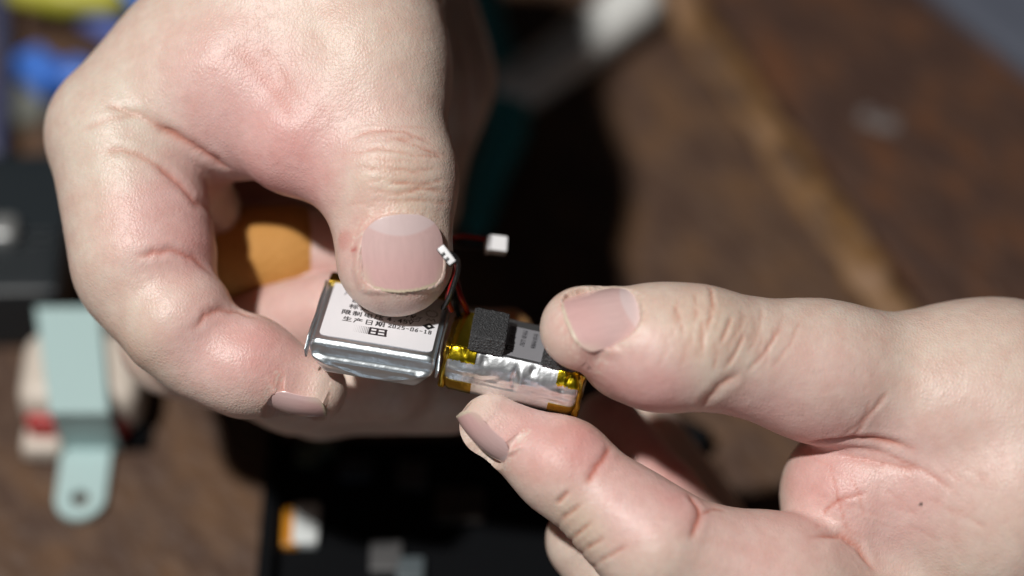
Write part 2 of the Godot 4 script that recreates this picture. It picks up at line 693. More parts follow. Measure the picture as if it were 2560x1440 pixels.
# the skin mesh: flesh + furrows + nail beds, coloured
# spots: [point, radius, colour, strength]
func skin(fl: Flesh, furrows: Array, nails: Array, pads: Array, base: Color, spots: Array, origin: Vector3) -> ArrayMesh:
	var n := fl.verts.size()
	var out := PackedVector3Array()
	out.resize(n)
	var col := PackedColorArray()
	col.resize(n)
	var big := FastNoiseLite.new()
	big.seed = 5
	big.frequency = 0.09
	big.fractal_octaves = 4
	var fine := FastNoiseLite.new()
	fine.seed = 9
	fine.frequency = 0.55
	fine.fractal_octaves = 3
	for i in n:
		var p := fl.verts[i]
		var nn := fl.norms[i]
		var ridge := 0.0
		for g in pads:
			var q: Vector3 = p - g.c
			var gd := q.length()
			if gd > g.r: continue
			var gx := q.dot(g.t) + big.get_noise_3dv(p * 1.4) * 1.6
			var gy := q.dot(g.s)
			var rr := sqrt(gx * gx * 0.55 + gy * gy + 0.3)
			ridge += sin(rr * TAU / 0.46) * 0.012 * smoothstep(0.0, 0.35, 1.0 - gd / g.r)
		var push := fine.get_noise_3dv(p) * 0.035 + big.get_noise_3dv(p) * 0.10 + ridge
		var c := base
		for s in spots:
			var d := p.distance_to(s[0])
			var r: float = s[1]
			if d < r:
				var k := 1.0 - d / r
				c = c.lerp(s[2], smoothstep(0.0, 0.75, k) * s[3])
		var b := big.get_noise_3dv(p * 2.2 + Vector3(40, 0, 0))
		c = Color(c.r * (1.0 + b * 0.05), c.g * (1.0 + b * 0.14), c.b * (1.0 + b * 0.15))
		var fl2 := fine.get_noise_3dv(p * 1.3 + Vector3(0, 70, 0))
		c = c * (1.0 + fl2 * 0.07)
		for f in furrows:
			var lo: Vector3 = f.lo
			var hi: Vector3 = f.hi
			if p.x < lo.x or p.y < lo.y or p.z < lo.z or p.x > hi.x or p.y > hi.y or p.z > hi.z: continue
			var pts: PackedVector3Array = f.p
			var best := 1e9
			var where := 0.0
			var m := pts.size() - 1
			for q in m:
				var a := pts[q]
				var ab := pts[q + 1] - a
				var t := clampf((p - a).dot(ab) / maxf(ab.length_squared(), 1e-6), 0.0, 1.0)
				var d2 := (p - a - ab * t).length_squared()
				if d2 < best:
					best = d2
					where = (q + t) / m
			var d := sqrt(best)
			var w: float = f.w
			if d > w * 6.0: continue
			var ends := clampf(minf(where, 1.0 - where) * 4.5, 0.0, 1.0)
			ends = ends * ends * (3.0 - 2.0 * ends)
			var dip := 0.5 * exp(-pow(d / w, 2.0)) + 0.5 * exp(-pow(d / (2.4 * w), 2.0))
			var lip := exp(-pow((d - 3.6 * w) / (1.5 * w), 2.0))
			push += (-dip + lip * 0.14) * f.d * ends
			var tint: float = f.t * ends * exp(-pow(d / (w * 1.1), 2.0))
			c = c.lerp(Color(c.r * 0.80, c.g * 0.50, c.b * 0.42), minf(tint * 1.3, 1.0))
		p += nn * push
		for s in nails:
			var q: Vector3 = fl.verts[i] - s.c
			var x := q.dot(s.s)
			var y := q.dot(s.t)
			var z := q.dot(s.n)
			if absf(x) > s.w * 0.8 or absf(y) > s.l * 0.85 or z < -s.r * 1.1 or z > 3.0: continue
			if nn.dot(s.n) < -0.15: continue
			var e := nail_edge(s, x, y)
			var hl: float = s.l * 0.5
			var past := smoothstep(hl - 0.6, hl + 0.4, y)       # beyond the free edge there is no fold
			if e < 0.9:
				var want := nail_height(s, x, y) - 0.34
				var pz: float = (p - s.c).dot(s.n)
				var k := 1.0 - smoothstep(-0.42, -0.08, e)
				k *= 1.0 - past
				p += s.n * (want - pz) * k
				# the tip of the finger stays under the free edge
				if past > 0.0 and pz > want - 0.1 and e < 0.2: p += s.n * (want - 0.1 - pz) * past
			if e > -0.4 and e < 2.4:
				# the fold round the nail stands a little above it
				var want2 := nail_height(s, clampf(x, -s.w * 0.5, s.w * 0.5), clampf(y, -hl, hl)) + 0.22
				var pz2: float = (p - s.c).dot(s.n)
				var k2 := smoothstep(-0.36, -0.04, e) * (1.0 - smoothstep(0.5, 2.4, e)) * (1.0 - past)
				if pz2 < want2: p += s.n * (want2 - pz2) * k2 * smoothstep(-1.9, -0.8, pz2 - want2)
				var dry := fine.get_noise_3dv(p * 2.6) + 0.1
				var kk := (1.0 - smoothstep(0.1, 1.5, absf(e - 0.5)))
				c = c.lerp(Color(c.r * 1.02, c.g * 0.86, c.b * 0.80), kk * 0.35)
				c = c.lerp(Color(0.72, 0.60, 0.52), kk * smoothstep(0.15, 0.45, dry) * 0.7)
		c.a = 1.0
		col[i] = c.clamp()
		out[i] = world(p) / MM - origin
	return commit(out, fl.faces, true, col)

# finger pads whose skin carries ridges: middle, direction along the finger
func pad(fl: Flesh, px: float, py: float, along: Vector3, r: float) -> Dictionary:
	var c := at_skin(fl, px, py)
	var n := fl.gradient(c, fl.all)
	var t := (along - n * along.dot(n)).normalized()
	return {"c": c + t * r * 0.5, "t": t, "s": n.cross(t), "r": r}

func sharpen(fl: Flesh, furrows: Array, nails: Array, pads: Array) -> void:
	for level in 2:
		var pts := PackedVector3Array()
		for f in furrows:
			if f.w < 0.5 or level == 0: pts.append_array(f.p)
		for s in nails:
			for i in 64:
				var a := TAU * i / 64
				var x: float = cos(a)
				var y: float = sin(a)
				var k := 1.0 / pow(pow(absf(x), 4.0) + pow(absf(y), 4.0), 0.25)
				x *= k * s.w * 0.5
				y *= k * s.l * 0.5
				pts.append(s.c + s.s * x + s.t * y + s.n * nail_height(s, x, y))
		fl.refine_near(pts, 0.9 if level == 0 else 0.4, pads)

# ---------------------------------------------------------------- the two hands
func at_skin(fl: Flesh, px: float, py: float) -> Vector3:
	var eye := Vector3(0, 0, FOCUS)
	return fl.hit(eye, (V(px, py) - eye).normalized())

func add_bone(fl: Flesh, a: Array, b: Array, k := 3.0, n := Vector3.ZERO, f := 0.0) -> void:
	fl.bone(V(a[0], a[1], a[2]), R(a[3], a[2]), V(b[0], b[1], b[2]), R(b[3], b[2]), k, n, f)

func spot(fl: Flesh, px: float, py: float, r: float, c: Color, k: float) -> Array:
	return [at_skin(fl, px, py), r * UNIT, c, k]

func skin_material() -> StandardMaterial3D:
	var m := mat("skin", Color.WHITE, 0.42)
	m.vertex_color_use_as_albedo = true
	m.subsurf_scatter_enabled = true
	m.subsurf_scatter_strength = 0.13
	m.metallic_specular = 0.45
	m.heightmap_enabled = true
	m.heightmap_texture = noise_tex(FastNoiseLite.TYPE_CELLULAR, 0.085, 3, 1024, 3)
	m.heightmap_scale = 0.010
	triplanar(m, 18.0)
	return m

func nail_material() -> StandardMaterial3D:
	var m := mat("nail", Color.WHITE, 0.27)
	m.vertex_color_use_as_albedo = true
	m.metallic_specular = 0.5
	m.clearcoat_enabled = true
	m.clearcoat = 0.5
	m.clearcoat_roughness = 0.25
	return m

const PINK := Color(0.665, 0.405, 0.38)
const ROSE := Color(0.65, 0.325, 0.305)
const TAN := Color(0.61, 0.455, 0.355)
const PALE := Color(0.665, 0.512, 0.435)

# the mean way out of the skin over a patch of photograph pixels
func facing(fl: Flesh, px: float, py: float, rx: float, ry: float) -> Vector3:
	var n := Vector3.ZERO
	for i in 5:
		for j in 5:
			var p := at_skin(fl, px + (i - 2) * 0.5 * rx, py + (j - 2) * 0.5 * ry)
			n += fl.gradient(p, fl.all)
	return n.normalized()

func left_hand(cell: float) -> void:
	var fl := Flesh.new()
	# back of the hand, wrist and the heel of the palm behind the thumb
	add_bone(fl, [760, -620, 44, 260], [800, -150, 34, 262])
	add_bone(fl, [738, 6, 28, 196], [302, 334, 24, 190], 14.0)
	add_bone(fl, [800, -150, 34, 262], [560, 170, 28, 220], 14.0)
	add_bone(fl, [960, -300, 64, 172], [1045, 190, 66, 176], 10.0)
	add_bone(fl, [1045, 190, 66, 176], [1020, 500, 64, 135], 6.0)
	# palm behind, closing the hollow of the hand
	add_bone(fl, [520, 420, 72, 190], [900, 330, 68, 190], 5.0)
	# thumb
	add_bone(fl, [780, -120, 30, 270], [905, 160, 18, 196], 14.0)
	add_bone(fl, [905, 160, 18, 196], [972, 440, 9, 163], 8.0)
	add_bone(fl, [972, 440, 9, 161], [987, 646, 5, 147], 4.0, Vector3(0, 0.25, 1), 0.16)
	# the fold of flesh between thumb and forefinger
	add_bone(fl, [630, 220, 20, 205], [735, 345, 12, 142], 9.0)
	add_bone(fl, [560, 250, 20, 150], [420, 300, 19, 110], 8.0)
	add_bone(fl, [440, 400, 28, 120], [520, 520, 36, 82], 3.0)
	# forefinger
	add_bone(fl, [310, 350, 21, 186], [358, 640, 15, 184], 1.6)
	add_bone(fl, [358, 690, 15, 160], [440, 800, 11, 148], 1.6)
	add_bone(fl, [500, 884, 11, 116], [612, 914, 11, 115], 2.6)
	add_bone(fl, [612, 914, 11, 115], [784, 972, 11, 84], 5.0)
	# middle finger, under the forefinger and behind the battery
	add_bone(fl, [370, 560, 58, 150], [440, 850, 44, 142], 1.0)
	add_bone(fl, [440, 850, 44, 140], [740, 955, 36, 120], 1.0)
	add_bone(fl, [740, 955, 36, 120], [980, 955, 28, 105], 4.0)
	# ring finger
	add_bone(fl, [470, 800, 60, 120], [800, 980, 46, 108], 0.8)
	add_bone(fl, [800, 980, 46, 108], [1120, 975, 36, 112], 4.0)
	# flesh of the fingers seen through the hollow, lit behind the battery
	add_bone(fl, [610, 830, 40, 100], [830, 775, 30, 98], 1.0)
	add_bone(fl, [630, 640, 42, 118], [900, 622, 40, 106], 1.0)
	# a fingertip behind the second battery
	add_bone(fl, [1010, 850, 48, 84], [1268, 838, 40, 66], 0.8)
	fl.mesh(cell)
	fl.refine()
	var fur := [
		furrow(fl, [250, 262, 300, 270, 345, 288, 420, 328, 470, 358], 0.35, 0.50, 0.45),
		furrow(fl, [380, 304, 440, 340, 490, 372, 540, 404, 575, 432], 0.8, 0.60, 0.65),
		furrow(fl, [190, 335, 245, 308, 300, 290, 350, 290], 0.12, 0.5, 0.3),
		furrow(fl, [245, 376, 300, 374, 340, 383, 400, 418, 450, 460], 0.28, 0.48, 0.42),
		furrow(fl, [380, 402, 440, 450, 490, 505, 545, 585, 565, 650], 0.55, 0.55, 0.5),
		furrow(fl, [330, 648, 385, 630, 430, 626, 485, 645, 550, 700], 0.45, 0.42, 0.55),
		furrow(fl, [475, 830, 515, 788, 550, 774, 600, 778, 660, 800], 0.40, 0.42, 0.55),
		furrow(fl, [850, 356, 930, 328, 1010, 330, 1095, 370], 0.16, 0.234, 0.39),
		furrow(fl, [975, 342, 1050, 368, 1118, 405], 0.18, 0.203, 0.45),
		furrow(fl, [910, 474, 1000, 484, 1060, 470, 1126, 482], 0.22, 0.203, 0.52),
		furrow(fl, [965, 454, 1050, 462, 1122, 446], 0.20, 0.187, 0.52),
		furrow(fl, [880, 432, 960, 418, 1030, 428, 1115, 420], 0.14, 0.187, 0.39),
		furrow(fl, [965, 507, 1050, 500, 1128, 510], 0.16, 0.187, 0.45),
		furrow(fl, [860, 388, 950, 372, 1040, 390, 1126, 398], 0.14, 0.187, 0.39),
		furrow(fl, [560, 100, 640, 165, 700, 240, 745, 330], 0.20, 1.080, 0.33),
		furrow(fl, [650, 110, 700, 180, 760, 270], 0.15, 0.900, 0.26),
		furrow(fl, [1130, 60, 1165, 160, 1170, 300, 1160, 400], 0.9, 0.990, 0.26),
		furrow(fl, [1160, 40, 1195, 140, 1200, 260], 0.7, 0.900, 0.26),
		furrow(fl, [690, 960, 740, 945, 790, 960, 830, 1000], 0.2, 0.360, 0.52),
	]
	for i in 16:      # the small folds over the thumb's joint
		var y := 320.0 + i * 13.0 + rng.randf_range(-5, 5)
		var x := rng.randf_range(850, 1000)
		var w := rng.randf_range(70, 130)
		fur.append(furrow(fl, [x, y + rng.randf_range(-6, 6), x + w * 0.5, y - rng.randf_range(4, 14), minf(x + w, 1128), y + rng.randf_range(-6, 10)], rng.randf_range(0.05, 0.11), 0.20, 0.22))
	var pads := [pad(fl, 640, 905, Vector3(0.9, -0.3, 0), 11.0)]
	var sp := [
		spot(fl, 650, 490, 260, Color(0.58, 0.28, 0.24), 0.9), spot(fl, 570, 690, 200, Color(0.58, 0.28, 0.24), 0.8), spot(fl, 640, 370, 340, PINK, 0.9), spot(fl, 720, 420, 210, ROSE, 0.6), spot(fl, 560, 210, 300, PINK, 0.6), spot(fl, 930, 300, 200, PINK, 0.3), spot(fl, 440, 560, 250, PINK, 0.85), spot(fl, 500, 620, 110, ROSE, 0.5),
		spot(fl, 540, 460, 150, ROSE, 0.6), spot(fl, 560, 850, 230, PINK, 0.8), spot(fl, 700, 890, 170, ROSE, 0.6), spot(fl, 985, 690, 190, PINK, 0.5), spot(fl, 880, 620, 120, PINK, 0.5),
		spot(fl, 990, 470, 150, TAN, 0.5), spot(fl, 930, 520, 90, ROSE, 0.3), spot(fl, 740, 750, 220, PINK, 0.7), spot(fl, 790, 620, 180, PINK, 0.6),
		spot(fl, 330, 900, 170, TAN, 0.5), spot(fl, 250, 300, 260, Color(0.60, 0.535, 0.45), 0.4), spot(fl, 860, 600, 40, Color(0.55, 0.20, 0.17), 0.5), spot(fl, 1300, 790, 90, Color(0.60, 0.30, 0.10), 0.9), spot(fl, 884, 622, 14, Color(0.45, 0.10, 0.09), 0.8),  # the orange spot paints warm light onto the fingertip behind the battery
	]
	var nl := []
	var c := at_skin(fl, 1010, 634)
	nl.append(nail_spec(c, Vector3(0.06, -1.0, 0.0), facing(fl, 1005, 625, 60, 110), 14.0, 13.4, 12.5, 0.45, 0.7))
	c = at_skin(fl, 736, 1034)
	nl.append(nail_spec(c, Vector3(0.94, -0.34, 0.0), Vector3(-0.20, -0.96, 0.20), 10.0, 11.0, 6.0, 0.9, 0.5))
	var o := world(V(820, -250, 28)) / MM
	sharpen(fl, fur, nl, pads)
	var hand := thing("hand", "pale hand reaching down from the top edge, its thumb pressing on the white battery label", "hand", Transform3D(Basis(), o * MM), "hands holding the batteries")
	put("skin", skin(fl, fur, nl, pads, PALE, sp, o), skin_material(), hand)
	var names := ["wide thumbnail with white half moon pressing on the battery", "fingertip nail turned down below the left battery"]
	for i in nl.size():
		var nm := put("fingernail", nail_mesh(nl[i], 3.9 if i == 0 else 1.5, Color(0.645, 0.445, 0.43), Color(0.64, 0.54, 0.40), 11 + i), nail_material(), hand, Transform3D(Basis(), -o * MM))
		tag(nm, names[i])
	# orange plaster on the finger inside the hollow of the hand
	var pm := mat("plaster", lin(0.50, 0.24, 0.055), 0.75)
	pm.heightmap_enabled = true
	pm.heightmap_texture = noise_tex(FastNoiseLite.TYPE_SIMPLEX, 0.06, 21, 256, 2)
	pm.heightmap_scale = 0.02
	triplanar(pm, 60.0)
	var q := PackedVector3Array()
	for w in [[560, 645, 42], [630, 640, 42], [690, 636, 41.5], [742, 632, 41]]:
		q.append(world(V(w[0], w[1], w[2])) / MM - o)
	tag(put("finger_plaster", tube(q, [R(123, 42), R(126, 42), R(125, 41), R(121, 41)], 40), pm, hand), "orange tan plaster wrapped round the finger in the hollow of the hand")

func right_hand(cell: float) -> void:
	var fl := Flesh.new()
	add_bone(fl, [2500, 1030, 12, 245], [3150, 1250, 24, 330])
	add_bone(fl, [2060, 932, 5, 162], [2500, 1010, 15, 238], 10.0)
	# thumb
	add_bone(fl, [1742, 868, -2, 149], [2070, 932, 5, 163], 6.0)
	add_bone(fl, [1650, 866, -2, 150], [1742, 868, -2, 147], 3.0)
	add_bone(fl, [1462, 822, -3, 113], [1650, 868, -2, 152], 4.0, Vector3(0.1, 0.7, 0.7), 0.12)
	add_bone(fl, [1562, 888, 3, 109], [1650, 900, 2, 112], 4.0)
	# web between thumb and forefinger, and the palm
	add_bone(fl, [2150, 1240, 14, 200], [2480, 1240, 15, 330], 2.0)
	add_bone(fl, [2250, 1440, 26, 260], [2800, 1400, 40, 380], 5.0)
	add_bone(fl, [2350, 1105, 12, 165], [2560, 1165, 12, 245], 12.0)
	add_bone(fl, [2105, 1428, 8, 82], [2230, 1560, 10, 100], 0.5)
	# forefinger
	add_bone(fl, [1650, 1372, -2, 150], [1960, 1490, 4, 185], 1.5)
	add_bone(fl, [1960, 1490, 4, 185], [2300, 1640, 18, 240], 6.0)
	add_bone(fl, [1412, 1172, 1, 114], [1640, 1362, -2, 152], 1.6)
	add_bone(fl, [1228, 1064, 3, 80], [1412, 1170, 1, 117], 3.5)
	# middle finger behind the forefinger, its sliver showing lower left
	add_bone(fl, [1475, 1350, 18, 112], [1700, 1620, 18, 150], 0.7)
	# ring and little fingers in the gap
	add_bone(fl, [1520, 1060, 36, 84], [1655, 1250, 34, 96], 0.8)
	add_bone(fl, [1655, 1250, 34, 96], [1850, 1480, 36, 130], 3.0)
	add_bone(fl, [1600, 1050, 52, 84], [1800, 1380, 56, 110], 0.8)
	fl.mesh(cell)
	fl.refine()
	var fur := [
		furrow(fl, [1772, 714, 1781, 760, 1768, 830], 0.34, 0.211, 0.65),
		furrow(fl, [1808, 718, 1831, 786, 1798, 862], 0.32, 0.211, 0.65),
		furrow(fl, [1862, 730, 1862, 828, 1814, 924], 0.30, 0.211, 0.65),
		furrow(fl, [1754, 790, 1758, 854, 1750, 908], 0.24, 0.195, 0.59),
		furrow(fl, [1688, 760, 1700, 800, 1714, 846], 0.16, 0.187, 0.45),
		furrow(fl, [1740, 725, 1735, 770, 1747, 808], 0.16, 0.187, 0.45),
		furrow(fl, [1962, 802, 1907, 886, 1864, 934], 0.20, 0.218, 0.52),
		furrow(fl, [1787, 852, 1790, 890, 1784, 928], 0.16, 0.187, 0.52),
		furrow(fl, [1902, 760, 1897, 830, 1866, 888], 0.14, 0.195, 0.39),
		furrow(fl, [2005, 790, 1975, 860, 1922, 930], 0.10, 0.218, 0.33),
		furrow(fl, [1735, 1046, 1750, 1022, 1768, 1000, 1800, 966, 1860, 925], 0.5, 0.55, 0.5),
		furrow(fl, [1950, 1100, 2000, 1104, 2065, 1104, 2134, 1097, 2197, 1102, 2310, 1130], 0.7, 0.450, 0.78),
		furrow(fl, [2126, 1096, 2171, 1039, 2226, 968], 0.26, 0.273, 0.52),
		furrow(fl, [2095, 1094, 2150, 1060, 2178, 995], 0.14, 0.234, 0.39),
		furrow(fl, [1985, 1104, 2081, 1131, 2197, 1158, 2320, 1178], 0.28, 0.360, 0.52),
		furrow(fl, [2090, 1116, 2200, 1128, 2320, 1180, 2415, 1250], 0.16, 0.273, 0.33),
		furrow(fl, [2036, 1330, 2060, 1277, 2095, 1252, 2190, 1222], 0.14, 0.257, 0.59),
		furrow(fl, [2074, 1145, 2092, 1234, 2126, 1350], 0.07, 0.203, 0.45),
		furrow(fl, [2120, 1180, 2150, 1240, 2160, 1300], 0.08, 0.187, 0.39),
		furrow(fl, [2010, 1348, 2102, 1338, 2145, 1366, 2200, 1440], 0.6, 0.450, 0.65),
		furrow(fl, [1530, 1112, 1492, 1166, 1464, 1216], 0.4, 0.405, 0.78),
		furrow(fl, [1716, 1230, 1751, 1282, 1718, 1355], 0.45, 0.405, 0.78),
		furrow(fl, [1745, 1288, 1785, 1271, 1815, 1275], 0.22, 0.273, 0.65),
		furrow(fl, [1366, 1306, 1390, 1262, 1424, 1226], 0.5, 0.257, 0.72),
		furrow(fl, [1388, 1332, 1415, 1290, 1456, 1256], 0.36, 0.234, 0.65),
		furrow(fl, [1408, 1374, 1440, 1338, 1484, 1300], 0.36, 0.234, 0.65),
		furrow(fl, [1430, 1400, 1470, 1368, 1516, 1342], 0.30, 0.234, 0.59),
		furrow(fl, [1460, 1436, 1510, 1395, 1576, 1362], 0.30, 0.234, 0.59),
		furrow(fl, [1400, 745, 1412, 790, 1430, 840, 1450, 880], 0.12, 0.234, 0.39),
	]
	for i in 18:      # the small folds over the thumb's joint
		var x := 1660.0 + i * 17.0 + rng.randf_range(-7, 7)
		var y := rng.randf_range(730, 850)
		var w := rng.randf_range(60, 120)
		fur.append(furrow(fl, [x + 8, y, x + rng.randf_range(2, 12), y + w * 0.5, x - rng.randf_range(4, 20), y + w], rng.randf_range(0.05, 0.10), 0.20, 0.22))
	for i in 22:      # and fine lines fanning over the web
		var x := rng.randf_range(1990, 2420)
		var y := rng.randf_range(1120, 1330)
		var w := rng.randf_range(60, 130)
		fur.append(furrow(fl, [x, y, x + w * 0.5, y + w * 0.22, x + w, y + w * rng.randf_range(0.3, 0.7)], rng.randf_range(0.04, 0.08), 0.22, 0.16))
	var pads := [pad(fl, 1600, 960, Vector3(-0.97, 0.15, 0), 13.0), pad(fl, 1320, 1075, Vector3(-0.75, 0.6, 0), 12.0), pad(fl, 1560, 1210, Vector3(-0.75, 0.6, 0), 9.0)]
	var sp := [
		spot(fl, 1600, 960, 190, PINK, 0.8), spot(fl, 1480, 930, 130, ROSE, 0.5), spot(fl, 1640, 1000, 120, ROSE, 0.5), spot(fl, 1880, 1040, 180, PINK, 0.7), spot(fl, 2050, 1090, 120, ROSE, 0.5),
		spot(fl, 2040, 1180, 200, ROSE, 0.7), spot(fl, 2180, 1240, 300, PINK, 0.7), spot(fl, 2050, 1000, 260, PINK, 0.45), spot(fl, 2400, 1150, 300, PINK, 0.35), spot(fl, 1380, 1090, 200, ROSE, 0.7), spot(fl, 1300, 1050, 150, PINK, 0.6), spot(fl, 1480, 1120, 110, ROSE, 0.7),
		spot(fl, 1600, 1230, 220, PINK, 0.8), spot(fl, 1720, 1260, 110, ROSE, 0.5), spot(fl, 1900, 1360, 260, PINK, 0.6), spot(fl, 1430, 800, 110, PINK, 0.6), spot(fl, 1780, 790, 170, TAN, 0.5),
		spot(fl, 1440, 1330, 130, TAN, 0.7), spot(fl, 1690, 1150, 220, ROSE, 0.8), spot(fl, 1560, 1060, 160, ROSE, 0.8), spot(fl, 2303, 1261, 5, Color(0.03, 0.02, 0.02), 1.0), spot(fl, 1500, 1010, 60, ROSE, 0.5),
	]
	var nl := []
	var c := at_skin(fl, 1505, 772)
	nl.append(nail_spec(c, Vector3(-0.95, -0.20, 0.16), Vector3(0.0, 0.66, 0.75), 12.8, 13.0, 8.8, 0.4, 0.6))
	c = at_skin(fl, 1194, 1108)
	nl.append(nail_spec(c, Vector3(-0.74, 0.66, 0.02), Vector3(-0.66, -0.68, 0.30), 9.6, 11.5, 6.2, 1.0, 0.5))
	var o := world(V(2700, 1100, 25)) / MM
	sharpen(fl, fur, nl, pads)
	var hand := thing("hand", "pale hand reaching in from the right edge, pinching the foam padded battery", "hand", Transform3D(Basis(), o * MM), "hands holding the batteries")
	put("skin", skin(fl, fur, nl, pads, PALE, sp, o), skin_material(), hand)
	var names := ["thumbnail with pale half moon seen along its side", "narrow fingertip nail turned down under the foam padded battery"]
	for i in nl.size():
		var nm := put("fingernail", nail_mesh(nl[i], 3.2 if i == 0 else 1.5, Color(0.645, 0.445, 0.43), Color(0.68, 0.58, 0.46), 31 + i), nail_material(), hand, Transform3D(Basis(), -o * MM))
		tag(nm, names[i])

# ---------------------------------------------------------------- print for the labels, drawn stroke by stroke
const GLYPH := {
	"chan": "5,0 5,1.2|1,2 9,2|3.2,3 4,4.4|6.8,3 6,4.4|1.6,5 9.2,5|1.8,5 1.6,7.5 0.5,10",
	"pin": "3,.5 7,.5 7,4 3,4 3,.5|.5,5.5 4.3,5.5 4.3,9.7 .5,9.7 .5,5.5|5.7,5.5 9.5,5.5 9.5,9.7 5.7,9.7 5.7,5.5",
	"e": "2.5,0 2.5,1|.5,2.6 .5,1.3 5,1.3 5,2.5|2,2.5 .5,5|2,3.2 4.2,3.2 1,6.5|2,4.2 4.8,6.2|1.2,6.8 4.2,6.8 4.2,9.6 1.2,9.6 1.2,6.8|5.6,.8 9.8,.8|7.6,.8 7.2,2.4|6,7.2 6,2.4 9.4,2.4 9.4,7.2|7.7,3.8 7.6,6.5 5.6,9.8|8,7.4 9.8,9.6",
	"ding": "5,0 5,1|.8,3 1,1.5 9,1.5 9,3|2,4 8,4|5,4 5,9|5,6.3 8,6.3|2.6,5.5 2,8 .6,10|2.2,7.6 4.5,9.3 9.6,9.6",
	"biao": ".4,2.5 4.4,2.5|2.4,0 2.4,10|2.4,3 .4,6.5|2.4,3.4 4.2,5.4|5.5,1 9.2,1|5,3.6 9.8,3.6|7.4,3.6 7.4,9.6 6.6,9|6,5.5 5,8.2|8.7,5.5 9.8,8",
	"dian": "1.5,2 8.5,2 8.5,7 1.5,7 1.5,2|1.5,4.5 8.5,4.5|5,0 5,8.5 5.6,9.5 9.3,9.5 9.5,8",
	"ya": "1.2,.8 9.5,.8|1.4,.8 1.3,6 .3,10|3,4.2 9,4.2|6,2 6,9.3|2.2,9.4 9.8,9.4|7.4,6 8.6,7.6",
	"xian": ".8,.5 .8,10|.8,.6 3.6,.6 2.4,3.4 3.8,5.4 3,7 2,6.6|5,.6 8.8,.6 8.8,4.4 5,4.4|5,2.5 8.8,2.5|5,.6 5,9.3 7,8.2|9.4,5.4 7.2,6.8|6.5,4.6 7.8,7.6 9.8,9.6",
	"zhi": "1.6,.6 1,2.4|1.2,1.8 5.2,1.8|.3,3.9 5.8,3.9|3.2,0 3.2,10|1,9 1,5.9 5.4,5.9 5.4,8.6 4.6,8.3|7,1 7,7|9.3,0 9.3,9.6 8.3,9.2",
	"sheng": "2.4,.6 1.2,4|2,2.6 9,2.6|1.6,5.8 8.6,5.8|5.2,0 5.2,9.4|.5,9.4 9.6,9.4",
	"ri": "2,.5 8,.5 8,9.6 2,9.6 2,.5|2,5 8,5",
	"qi": ".3,1.8 5.2,1.8|1.4,0 1.4,7|4.2,0 4.2,7|1.4,3.4 4.2,3.4|1.4,5.1 4.2,5.1|.2,7 5.4,7|1.6,7.8 .5,9.8|3.8,7.8 5,9.4|5.5,9.9 6.3,6 6.3,.6 9.4,.6 9.4,9.6 8.4,9.2|6.3,3.5 9.4,3.5|6.3,6.2 9.4,6.2",
	"0": "2,1 8,1 8,9 2,9 2,1", "1": "3,2.5 5.2,1 5.2,9|3,9 7.4,9", "2": "2,2.6 3,1 7,1 8,2.6 8,4 2,9 8.4,9", "3": "2,1 8,1 5,4.4 8,6 8,8 6.6,9 2,9",
	"4": "6.6,9.4 6.6,1 1.6,6.6 8.8,6.6", "5": "8,1 2.4,1 2.2,4.6 7,4.4 8.2,6 8,8 6.8,9 2,9", "6": "7.6,1 3.6,3 2,6 2.4,8.4 4,9 6.6,9 8,7.4 7.4,5.2 5,4.8 2.2,6.2",
	"7": "2,1 8.4,1 4.6,9.2", "8": "3,1 7,1 7.8,2.8 7,4.6 3,4.8 2,7 3,9 7,9 8,7 7,4.8 3,4.6 2.2,2.8 3,1", "-": "2,5.4 8,5.4", ".": "4.6,8.6 5.4,8.6 5.4,9.2 4.6,9.2", ":": "4.6,3.4 5.2,3.4|4.6,8 5.2,8", "V": "1,1 5,9 9,1",
}

# paint one line of glyphs with its top left corner at (x, y), all in pixels; w and h are one glyph's cell
func write_line(im: Image, glyphs: Array, x: float, y: float, w: float, h: float, pitch: float, thick: float, ink: Color) -> void:
	for g in glyphs:
		if GLYPH.has(g):
			for stroke in GLYPH[g].split("|"):
				var pts := []
				for pair in stroke.split(" "):
					var xy = pair.split(",")
					pts.append(Vector2(x + float(xy[0]) * w / 10.0, y + float(xy[1]) * h / 10.0))
				for i in pts.size() - 1: ink_line(im, pts[i], pts[i + 1], thick, ink)
		x += pitch

func ink_line(im: Image, a: Vector2, b: Vector2, thick: float, ink: Color) -> void:
	var r := thick * 0.5
	var x0 := maxi(0, int(minf(a.x, b.x) - r - 1))
	var x1 := mini(im.get_width() - 1, int(maxf(a.x, b.x) + r + 1))
	var y0 := maxi(0, int(minf(a.y, b.y) - r - 1))
	var y1 := mini(im.get_height() - 1, int(maxf(a.y, b.y) + r + 1))
	var ab := b - a
	for y in range(y0, y1 + 1):
		for x in range(x0, x1 + 1):
			var p := Vector2(x + 0.5, y + 0.5)
			var t := clampf((p - a).dot(ab) / maxf(ab.length_squared(), 1e-6), 0.0, 1.0)
			var k := clampf(r + 0.5 - p.distance_to(a + ab * t), 0.0, 1.0)
			if k > 0.0: im.set_pixel(x, y, im.get_pixel(x, y).lerp(ink, k))

func ink_poly(im: Image, poly: PackedVector2Array, ink: Color) -> void:
	var lo := poly[0]
	var hi := poly[0]
	for p in poly:
		lo = lo.min(p)
		hi = hi.max(p)
	for y in range(int(lo.y), int(hi.y) + 1):
		for x in range(int(lo.x), int(hi.x) + 1):
			if Geometry2D.is_point_in_polygon(Vector2(x + 0.5, y + 0.5), poly) and x >= 0 and y >= 0 and x < im.get_width() and y < im.get_height():
				im.set_pixel(x, y, ink)

